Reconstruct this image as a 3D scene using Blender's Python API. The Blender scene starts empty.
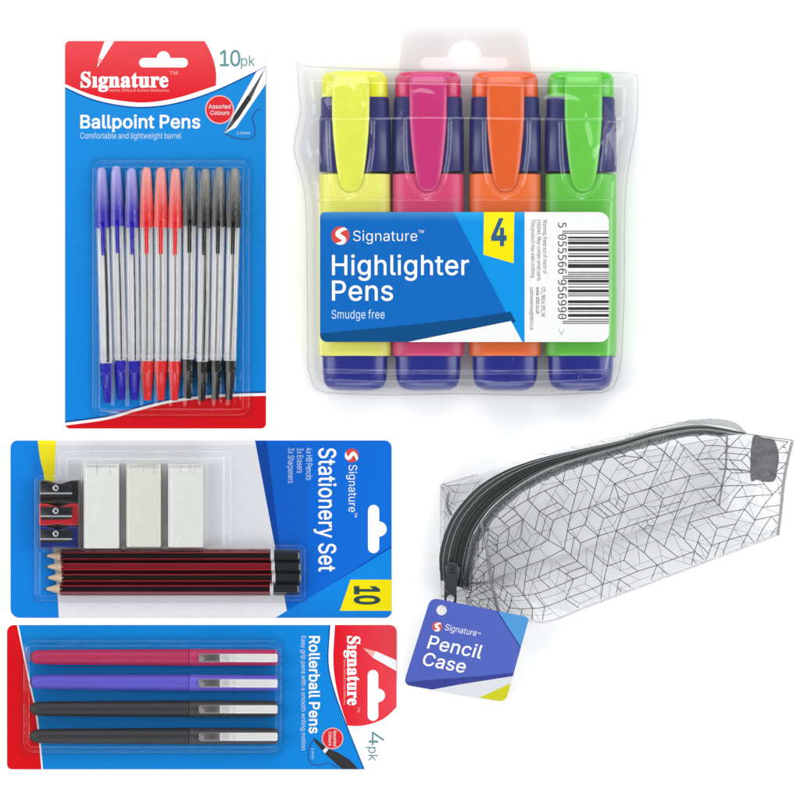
import bpy, math, random
import numpy as np
from mathutils import Vector, Matrix
from mathutils.geometry import delaunay_2d_cdt

scene = bpy.context.scene
col = scene.collection
rnd = random.Random(7)

# ------------------------------------------------------------------ camera
CAM_H = 2400.0                       # camera height over the white table, in mm
MM_PX = 0.5                          # one pixel of the 800 px photograph is half a millimetre on the table
cam_d = bpy.data.cameras.new("camera")
cam_d.sensor_width = 36.0
cam_d.lens = 36.0 * CAM_H / 400.0
cam_d.clip_start = 0.05
cam_d.clip_end = 50.0
cam = bpy.data.objects.new("camera", cam_d)
cam.location = (0, 0, CAM_H / 1000)
col.objects.link(cam)
scene.camera = cam

# ------------------------------------------------------------------ studio light
world = bpy.data.worlds.new("World")
scene.world = world
world.use_nodes = True
wn = world.node_tree
bgn = wn.nodes["Background"]
bgn.inputs[0].default_value = (0.97, 0.985, 1.0, 1)
w_tc = wn.nodes.new('ShaderNodeTexCoord')                       # added gradient: bright low down, dimmed overhead to cut film glare
w_sep = wn.nodes.new('ShaderNodeSeparateXYZ')
wn.links.new(w_tc.outputs['Generated'], w_sep.inputs[0])
w_mr = wn.nodes.new('ShaderNodeMapRange')
w_mr.interpolation_type = 'SMOOTHSTEP'
w_mr.inputs['From Min'].default_value = .62
w_mr.inputs['From Max'].default_value = .97
w_mr.inputs['To Min'].default_value = 1.05
w_mr.inputs['To Max'].default_value = .10
wn.links.new(w_sep.outputs[2], w_mr.inputs[0])
wn.links.new(w_mr.outputs[0], bgn.inputs[1])


def softbox(name, loc, target, sx, sy, radiance, tint=(1, 1, 1)):
    d = bpy.data.lights.new(name, 'AREA')
    d.shape = 'RECTANGLE'
    d.size, d.size_y = sx, sy
    d.energy = radiance * math.pi * sx * sy
    d.color = tint
    o = bpy.data.objects.new(name, d)
    o.location = loc
    o.rotation_euler = (Vector(target) - Vector(loc)).to_track_quat('-Z', 'Y').to_euler()
    col.objects.link(o)
    return o


softbox("softbox_top", (0.0, 1.5, 1.35), (0, 0, 0), 1.6, 0.8, 3.5)
softbox("softbox_right", (1.45, 0.1, 1.25), (0, 0, 0), 0.8, 1.5, 3.2)
softbox("softbox_left", (-1.45, 0.1, 1.25), (0, 0, 0), 0.8, 1.5, 3.2)
softbox("softbox_near", (0.0, -1.5, 1.35), (0, 0, 0), 1.6, 0.6, 3.4)

vs = scene.view_settings
vs.view_transform = 'Standard'
vs.look = 'None'
vs.exposure = 0.0
vs.gamma = 1.0
scene.render.engine = 'CYCLES'
cy = scene.cycles
cy.use_denoising = True
cy.max_bounces = 10
cy.diffuse_bounces = 4
cy.glossy_bounces = 4
cy.transmission_bounces = 6
cy.transparent_max_bounces = 40
cy.caustics_reflective = False
cy.caustics_refractive = False


# ------------------------------------------------------------------ helpers: coordinates
def W(px, py, z=0.0):
    """A point at height z (mm) over the table, in mm."""
    k = (CAM_H - z) / CAM_H
    return Vector(((px - 400) * MM_PX * k, (400 - py) * MM_PX * k, z))


def Lp(px, py, z=0.0):
    """A point of a thing built about its own origin (px across, px down, mm up)."""
    return Vector((px * MM_PX, -py * MM_PX, z))


# ------------------------------------------------------------------ helpers: materials
GAIN = 1.34


def lin(c):
    c /= 255.0
    return c / 12.92 if c <= 0.04045 else ((c + 0.055) / 1.055) ** 2.4


def C(r, g, b):
    return (min(lin(r) / GAIN, .9), min(lin(g) / GAIN, .9), min(lin(b) / GAIN, .9), 1)


def new_mat(name):
    m = bpy.data.materials.new(name)
    m.use_nodes = True
    nt = m.node_tree
    nt.nodes.clear()
    out = nt.nodes.new('ShaderNodeOutputMaterial')
    return m, nt, out


def math_node(nt, op, a, b=None):
    n = nt.nodes.new('ShaderNodeMath')
    n.operation = op
    for i, v in enumerate((a, b)):
        if v is None:
            continue
        if isinstance(v, (int, float)):
            n.inputs[i].default_value = v
        else:
            nt.links.new(v, n.inputs[i])
    return n.outputs[0]


def noise(nt, scale, detail=3, rough=.5, vec=None):
    n = nt.nodes.new('ShaderNodeTexNoise')
    n.inputs['Scale'].default_value = scale
    n.inputs['Detail'].default_value = detail
    n.inputs['Roughness'].default_value = rough
    if vec is None:
        tc = nt.nodes.new('ShaderNodeTexCoord')
        vec = tc.outputs['Object']
    nt.links.new(vec, n.inputs['Vector'])
    return n.outputs['Fac']


def mat_solid(name, c, rough=.4, metal=0.0, spec=.5, vary=.05, scale=120, bump=0.0, bscale=600, c2=None, coat=0.0):
    """Solid stuff with a slight mottling of its own colour and an optional fine grain."""
    m, nt, out = new_mat(name)
    p = nt.nodes.new('ShaderNodeBsdfPrincipled')
    p.inputs['Roughness'].default_value = rough
    p.inputs['Metallic'].default_value = metal
    p.inputs['Specular IOR Level'].default_value = spec
    p.inputs['Coat Weight'].default_value = coat
    p.inputs['Coat Roughness'].default_value = .12
    f = noise(nt, scale, 4, .6)
    r = nt.nodes.new('ShaderNodeValToRGB')
    a = tuple(max(0, x * (1 - vary)) for x in c[:3]) + (1,)
    b = c2 or tuple(min(.95, x * (1 + vary)) for x in c[:3]) + (1,)
    r.color_ramp.elements[0].position = .3
    r.color_ramp.elements[1].position = .7
    r.color_ramp.elements[0].color = a
    r.color_ramp.elements[1].color = b
    nt.links.new(f, r.inputs[0])
    nt.links.new(r.outputs[0], p.inputs['Base Color'])
    if bump:
        bn = nt.nodes.new('ShaderNodeBump')
        bn.inputs['Strength'].default_value = bump
        bn.inputs['Distance'].default_value = .0003
        nt.links.new(noise(nt, bscale, 4, .6), bn.inputs['Height'])
        nt.links.new(bn.outputs[0], p.inputs['Normal'])
    nt.links.new(p.outputs[0], out.inputs[0])
    return m


def mat_print(name, c1, c2=None, axis=1, lo=-1.0, hi=1.0, rough=.45, spec=.15):
    """Ink on coated card; c1 to c2 is a printed blend along the card's own axis between lo and hi (mm)."""
    m, nt, out = new_mat(name)
    p = nt.nodes.new('ShaderNodeBsdfPrincipled')
    p.inputs['Roughness'].default_value = rough
    p.inputs['Specular IOR Level'].default_value = spec
    tc = nt.nodes.new('ShaderNodeTexCoord')
    sep = nt.nodes.new('ShaderNodeSeparateXYZ')
    nt.links.new(tc.outputs['Object'], sep.inputs[0])
    mr = nt.nodes.new('ShaderNodeMapRange')
    mr.inputs['From Min'].default_value = lo / 1000
    mr.inputs['From Max'].default_value = hi / 1000
    nt.links.new(sep.outputs[axis], mr.inputs[0])
    mx = nt.nodes.new('ShaderNodeMix')
    mx.data_type = 'RGBA'
    mx.inputs['A'].default_value = c1
    mx.inputs['B'].default_value = c2 or c1
    nt.links.new(mr.outputs[0], mx.inputs['Factor'])
    hs = nt.nodes.new('ShaderNodeHueSaturation')
    f = noise(nt, 260, 5, .65)
    nt.links.new(math_node(nt, 'ADD', math_node(nt, 'MULTIPLY', f, .10), .95), hs.inputs['Value'])
    nt.links.new(mx.outputs['Result'], hs.inputs['Color'])
    nt.links.new(hs.outputs[0], p.inputs['Base Color'])
    bn = nt.nodes.new('ShaderNodeBump')
    bn.inputs['Strength'].default_value = .12
    bn.inputs['Distance'].default_value = .0002
    nt.links.new(noise(nt, 900, 3, .6), bn.inputs['Height'])
    nt.links.new(bn.outputs[0], p.inputs['Normal'])
    nt.links.new(p.outputs[0], out.inputs[0])
    return m


def mat_film(name, tint=(.97, .97, .97), rough=.06, milk=.0, milk_col=(.8, .8, .8), f0=.04, bump=.15, bscale=60):
    """Thin clear plastic film: see-through, glossy, with faint waves; milk is the share of cloudy plastic."""
    m, nt, out = new_mat(name)
    tr = nt.nodes.new('ShaderNodeBsdfTransparent')
    tr.inputs[0].default_value = tuple(tint) + (1,)
    gl = nt.nodes.new('ShaderNodeBsdfGlossy')
    gl.inputs['Roughness'].default_value = rough
    gl.inputs['Color'].default_value = (1, 1, 1, 1)
    lw = nt.nodes.new('ShaderNodeLayerWeight')
    lw.inputs['Blend'].default_value = .5
    fr = math_node(nt, 'ADD', math_node(nt, 'MULTIPLY', math_node(nt, 'POWER', lw.outputs['Facing'], 5.0), 1 - f0), f0)
    if bump:
        bn = nt.nodes.new('ShaderNodeBump')
        bn.inputs['Strength'].default_value = bump
        bn.inputs['Distance'].default_value = .002
        nt.links.new(noise(nt, bscale, 3, .5), bn.inputs['Height'])
        nt.links.new(bn.outputs[0], gl.inputs['Normal'])
    m1 = nt.nodes.new('ShaderNodeMixShader')
    nt.links.new(fr, m1.inputs[0])
    nt.links.new(tr.outputs[0], m1.inputs[1])
    nt.links.new(gl.outputs[0], m1.inputs[2])
    last = m1
    if milk:
        df = nt.nodes.new('ShaderNodeBsdfDiffuse')
        df.inputs[0].default_value = tuple(milk_col) + (1,)
        m2 = nt.nodes.new('ShaderNodeMixShader')
        m2.inputs[0].default_value = milk
        nt.links.new(m1.outputs[0], m2.inputs[1])
        nt.links.new(df.outputs[0], m2.inputs[2])
        last = m2
    nt.links.new(last.outputs[0], out.inputs[0])
    return m


def mat_cap(name, c_tip, c_mouth):
    """Milky tinted cap: the plastic is thin and pale at the closed end, deep coloured at the mouth."""
    m, nt, out = new_mat(name)
    p = nt.nodes.new('ShaderNodeBsdfPrincipled')
    p.inputs['Roughness'].default_value = .42
    tc = nt.nodes.new('ShaderNodeTexCoord')
    sep = nt.nodes.new('ShaderNodeSeparateXYZ')
    nt.links.new(tc.outputs['Object'], sep.inputs[0])
    mr = nt.nodes.new('ShaderNodeMapRange')
    mr.inputs['From Min'].default_value = .038
    mr.inputs['From Max'].default_value = .058
    nt.links.new(math_node(nt, 'ADD', sep.outputs[1], math_node(nt, 'MULTIPLY', noise(nt, 300), .004)), mr.inputs[0])
    mx = nt.nodes.new('ShaderNodeMix')
    mx.data_type = 'RGBA'
    mx.inputs['A'].default_value = c_mouth
    mx.inputs['B'].default_value = c_tip
    nt.links.new(mr.outputs[0], mx.inputs['Factor'])
    nt.links.new(mx.outputs['Result'], p.inputs['Base Color'])
    nt.links.new(p.outputs[0], out.inputs[0])
    return m


# ------------------------------------------------------------------ helpers: objects
class MB:
    """Collects shapes (mm) for ONE mesh object."""

    def __init__(self):
        self.v, self.f, self.m = [], [], []

    def add(self, verts, faces, mat=0):
        b = len(self.v)
        self.v += [tuple(x) for x in verts]
        for f in faces:
            self.f.append(tuple(b + i for i in f))
            self.m.append(mat)

    def loft(self, p0, p1, rings, seg=24, n=2.0, mat=0, up=(0, 0, 1), phase=0.0, mats=None, caps=True):
        """Rings across the axis p0-p1: (distance mm, half width, half height[, lift, shift])."""
        d = (p1 - p0).normalized()
        side = d.cross(Vector(up)).normalized()
        u = side.cross(d)
        vs_, b = [], len(self.v)
        for r in rings:
            t, ra, rb = r[:3]
            lift = r[3] if len(r) > 3 else 0
            sh = r[4] if len(r) > 4 else 0
            for k in range(seg):
                a = 2 * math.pi * (k + phase) / seg
                ca, sa = math.cos(a), math.sin(a)
                x = math.copysign(abs(ca) ** (2 / n), ca) * ra + sh
                y = math.copysign(abs(sa) ** (2 / n), sa) * rb + lift
                vs_.append(p0 + d * t + side * x + u * y)
        self.v += [tuple(x) for x in vs_]
        for i in range(len(rings) - 1):
            for k in range(seg):
                k2 = (k + 1) % seg
                self.f.append((b + i * seg + k, b + i * seg + k2, b + (i + 1) * seg + k2, b + (i + 1) * seg + k))
                self.m.append(mats[k % len(mats)] if mats else mat)
        if caps:
            self.f.append(tuple(b + k for k in range(seg - 1, -1, -1)))
            self.m.append(mat)
            e = b + (len(rings) - 1) * seg
            self.f.append(tuple(e + k for k in range(seg)))
            self.m.append(mat)

    def prism(self, pts, z0, z1, mp, mat=0, bev=0.0):
        """Upright prism over an outline (px) with an eased top edge."""
        n = len(pts)
        cx = sum(p[0] for p in pts) / n
        cy_ = sum(p[1] for p in pts) / n
        lv = [(0, z0), (0, z1 - bev), (bev * .35, z1 - bev * .3), (bev, z1)] if bev else [(0, z0), (0, z1)]
        vs_ = []
        area = sum(pts[i][0] * pts[(i + 1) % n][1] - pts[(i + 1) % n][0] * pts[i][1] for i in range(n))
        sg = 1 if area > 0 else -1
        for ins, z in lv:
            for i in range(n):
                a, p, c = pts[i - 1], pts[i], pts[(i + 1) % n]
                e1 = Vector((p[0] - a[0], p[1] - a[1])).normalized()
                e2 = Vector((c[0] - p[0], c[1] - p[1])).normalized()
                nn = Vector((-(e1.y + e2.y), e1.x + e2.x))
                nn = nn.normalized() * sg if nn.length > 1e-6 else Vector((0, 0))
                vs_.append(mp(p[0] + nn.x * ins / MM_PX, p[1] + nn.y * ins / MM_PX, z))
        fs = []
        for j in range(len(lv) - 1):
            for i in range(n):
                i2 = (i + 1) % n
                fs.append((j * n + i, j * n + i2, (j + 1) * n + i2, (j + 1) * n + i))
        fs.append(tuple(range((len(lv) - 1) * n, len(lv) * n)))
        fs.append(tuple(range(n - 1, -1, -1)))
        self.add(vs_, fs, mat)

    def tube(self, pts, r, seg=8, mat=0):
        """Round cord through points (mm)."""
        n = len(pts)
        rr = r if isinstance(r, (list, tuple)) else [r] * n
        b = len(self.v)
        nv = Vector((0, 0, 1))
        for i in range(n):
            t = (pts[min(i + 1, n - 1)] - pts[max(i - 1, 0)]).normalized()
            s = t.cross(nv)
            if s.length < .05:
                s = t.cross(Vector((1, 0, 0)))
            s.normalize()
            u = s.cross(t)
            for k in range(seg):
                a = 2 * math.pi * k / seg
                self.v.append(tuple(pts[i] + s * math.cos(a) * rr[i] + u * math.sin(a) * rr[i]))
        for i in range(n - 1):
            for k in range(seg):
                k2 = (k + 1) % seg
                self.f.append((b + i * seg + k, b + i * seg + k2, b + (i + 1) * seg + k2, b + (i + 1) * seg + k))
                self.m.append(mat)
        self.f.append(tuple(b + k for k in range(seg)))
        self.f.append(tuple(b + (n - 1) * seg + k for k in range(seg)))
        self.m += [mat, mat]

    def ribbon(self, A, Bp, mat=0):
        """Strip between two rows of points (mm)."""
        b, n = len(self.v), len(A)
        self.v += [tuple(x) for x in A] + [tuple(x) for x in Bp]
        for i in range(n - 1):
            self.f.append((b + i, b + i + 1, b + n + i + 1, b + n + i))
            self.m.append(mat)


def origin_of(o):
    v = Vector((0, 0, 0))
    while o is not None:
        v += o.location
        o = o.parent
    return v


def obj(name, mb, mats, parent=None, smooth=True, angle=38):
    me = bpy.data.meshes.new(name)
    o0 = origin_of(parent) if parent else Vector((0, 0, 0))
    me.from_pydata([(x / 1000 - o0.x, y / 1000 - o0.y, z / 1000 - o0.z) for x, y, z in mb.v], [], mb.f)
    for m in (mats if isinstance(mats, (list, tuple)) else [mats]):
        me.materials.append(m)
    me.polygons.foreach_set('material_index', mb.m)
    if smooth:
        me.polygons.foreach_set('use_smooth', [True] * len(me.polygons))
        me.set_sharp_from_angle(angle=math.radians(angle))
    me.update()
    o = bpy.data.objects.new(name, me)
    col.objects.link(o)
    o.parent = parent
    return o


def thing(name, label, cat, loc=(0, 0, 0), group=None):
    o = bpy.data.objects.new(name, None)
    o.empty_display_size = .01
    col.objects.link(o)
    o.location = Vector(loc) / 1000
    o['label'] = label
    o['category'] = cat
    if group:
        o['group'] = group
    return o


def dup(o, parent=None):
    """A copy of a thing with copies of its parts and sub-parts."""
    c = o.copy()
    col.objects.link(c)
    c.parent = parent
    for ch in [x for x in scene.objects if x.parent == o]:
        dup(ch, c)
    return c


def sheet(name, X, Y, Z, mat, parent, keep=None, mp=W):
    mb = MB()
    r, c = X.shape
    k = (CAM_H - Z) / CAM_H if mp is W else np.ones_like(Z)
    P = np.stack([(X - 400) * MM_PX * k, (400 - Y) * MM_PX * k, Z], -1).reshape(-1, 3)
    mb.v = [tuple(p) for p in P.tolist()]
    for i in range(r - 1):
        for j in range(c - 1):
            if keep is None or keep[i, j]:
                mb.f.append((i * c + j, i * c + j + 1, (i + 1) * c + j + 1, (i + 1) * c + j))
                mb.m.append(0)
    return obj(name, mb, mat, parent, True, 180)


# ------------------------------------------------------------------ helpers: flat print
def spline(pts, k=8, closed=False):
    """Catmull-Rom through points."""
    P = [Vector(p) for p in pts]
    n = len(P)
    out = []
    for i in range(n if closed else n - 1):
        p0, p1, p2, p3 = (P[(i - 1) % n], P[i], P[(i + 1) % n], P[(i + 2) % n]) if closed else (
            P[i - 1] if i else 2 * P[0] - P[1], P[i], P[i + 1], P[i + 2] if i + 2 < n else 2 * P[-1] - P[-2])
        for j in range(k):
            t = j / k
            out.append(.5 * ((2 * p1) + (p2 - p0) * t + (2 * p0 - 5 * p1 + 4 * p2 - p3) * t * t + (3 * p1 - p0 - 3 * p2 + p3) * t ** 3))
    if not closed:
        out.append(P[-1])
    return [tuple(p) for p in out]


def rrect(x0, y0, x1, y1, r, k=6):
    rs = r if isinstance(r, (list, tuple)) else [r] * 4          # tl, tr, br, bl
    out = []
    for (cx, cy_, a0, rr) in ((x0 + rs[0], y0 + rs[0], 180, rs[0]), (x1 - rs[1], y0 + rs[1], 270, rs[1]),
                              (x1 - rs[2], y1 - rs[2], 0, rs[2]), (x0 + rs[3], y1 - rs[3], 90, rs[3])):
        for i in range(k + 1):
            a = math.radians(a0 + 90 * i / k)
            out.append((cx + rr * math.cos(a), cy_ + rr * math.sin(a)))
    return out


def circle(cx, cy_, r, k=32):
    return [(cx + r * math.cos(2 * math.pi * i / k), cy_ + r * math.sin(2 * math.pi * i / k)) for i in range(k)]


def hanger(cx, cy_, w, h, bump, rot=0):
    """Euro slot: a rounded bar with a round bump on its upper side, turned by rot degrees."""
    hw, hh = w / 2, h / 2
    pts = []
    for i in range(13):
        a = math.radians(90 + 180 * i / 12)
        pts.append((-hw + hh + hh * math.cos(a), hh * math.sin(a)))
    for i in range(13):
        a = math.radians(180 + 180 * i / 12)
        pts.append((bump * math.cos(a), -hh + .1 + bump * math.sin(a)))
    for i in range(13):
        a = math.radians(-90 + 180 * i / 12)
        pts.append((hw - hh + hh * math.cos(a), hh * math.sin(a)))
    c, s = math.cos(math.radians(rot)), math.sin(math.radians(rot))
    return [(cx + x * c - y * s, cy_ + x * s + y * c) for x, y in pts]


def stroke(pts, w):
    """Outline of a line of width w (number or one per point)."""
    n = len(pts)
    ws = w if isinstance(w, (list, tuple)) else [w] * n
    L, R = [], []
    for i in range(n):
        a, b = pts[max(i - 1, 0)], pts[min(i + 1, n - 1)]
        d = Vector((b[0] - a[0], b[1] - a[1])).normalized()
        L.append((pts[i][0] - d.y * ws[i] / 2, pts[i][1] + d.x * ws[i] / 2))
        R.append((pts[i][0] + d.y * ws[i] / 2, pts[i][1] - d.x * ws[i] / 2))
    return L + R[::-1]


def winding(P, contours):
    """Winding number of points P (n,2) in the contours."""
    w = np.zeros(len(P), int)
    for c in contours:
        a = np.asarray(c, float)
        b = np.roll(a, -1, 0)
        for (x0, y0), (x1, y1) in zip(a, b):
            if y0 == y1:
                continue
            s = (x1 - x0) * (P[:, 1] - y0) - (P[:, 0] - x0) * (y1 - y0)
            w += ((y0 <= P[:, 1]) & (y1 > P[:, 1]) & (s > 0)).astype(int)
            w -= ((y0 > P[:, 1]) & (y1 <= P[:, 1]) & (s < 0)).astype(int)
    return w


def layered(layers, mp, mb=None, clip=None, holes=()):
    """One flat sheet cut exactly along every printed edge: layers = [(contours, material index)], the last on top."""
    mb = mb or MB()
    V, E = [], []
    allc = [c for cs, _ in layers for c in cs] + ([clip] if clip else []) + list(holes)
    for c in allc:
        b = len(V)
        V += [Vector((p[0], p[1])) for p in c]
        E += [(b + i, b + (i + 1) % len(c)) for i in range(len(c))]
    vo, eo, fo, _, _, _ = delaunay_2d_cdt(V, E, [], 0, 1e-4)
    if not fo:
        return mb
    P = np.array([[v.x, v.y] for v in vo])
    F = np.array([f[:3] for f in fo])
    cen = P[F].mean(1)
    mi = np.full(len(F), -1)
    for cs, m in layers:
        mi[winding(cen, cs) != 0] = m
    if clip:
        mi[winding(cen, [clip]) == 0] = -1
    for h in holes:
        mi[winding(cen, [h]) != 0] = -1
    e1, e2 = P[F[:, 1]] - P[F[:, 0]], P[F[:, 2]] - P[F[:, 0]]
    mi[np.abs(e1[:, 0] * e2[:, 1] - e1[:, 1] * e2[:, 0]) < 1e-7] = -1
    b = len(mb.v)
    mb.v += [tuple(mp(x, y)) for x, y in P]
    for f, m in zip(F, mi):
        if m >= 0:
            mb.f.append((b + int(f[0]), b + int(f[2]), b + int(f[1])))
            mb.m.append(int(m))
    return mb


def board(name, outline, holes, layers, z0, z1, mats, parent, edge=0, mp=W):
    """A printed board: top sheet cut along its print, side walls and underside."""
    mb = layered(layers, lambda x, y: mp(x, y, z1), None, outline, holes)
    layered([([outline], edge)], lambda x, y: mp(x, y, z0), mb, outline, holes)
    for c in [outline] + list(holes):
        n = len(c)
        vs_ = [mp(x, y, z0) for x, y in c] + [mp(x, y, z1) for x, y in c]
        mb.add(vs_, [(i, (i + 1) % n, n + (i + 1) % n, n + i) for i in range(n)], edge)
    used = set(i for f in mb.f for i in f)
    remap, nv = {}, []
    for i in sorted(used):
        remap[i] = len(nv)
        nv.append(mb.v[i])
    mb.v = nv
    mb.f = [tuple(remap[i] for i in f) for f in mb.f]
    return obj(name, mb, mats, parent, False)


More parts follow.
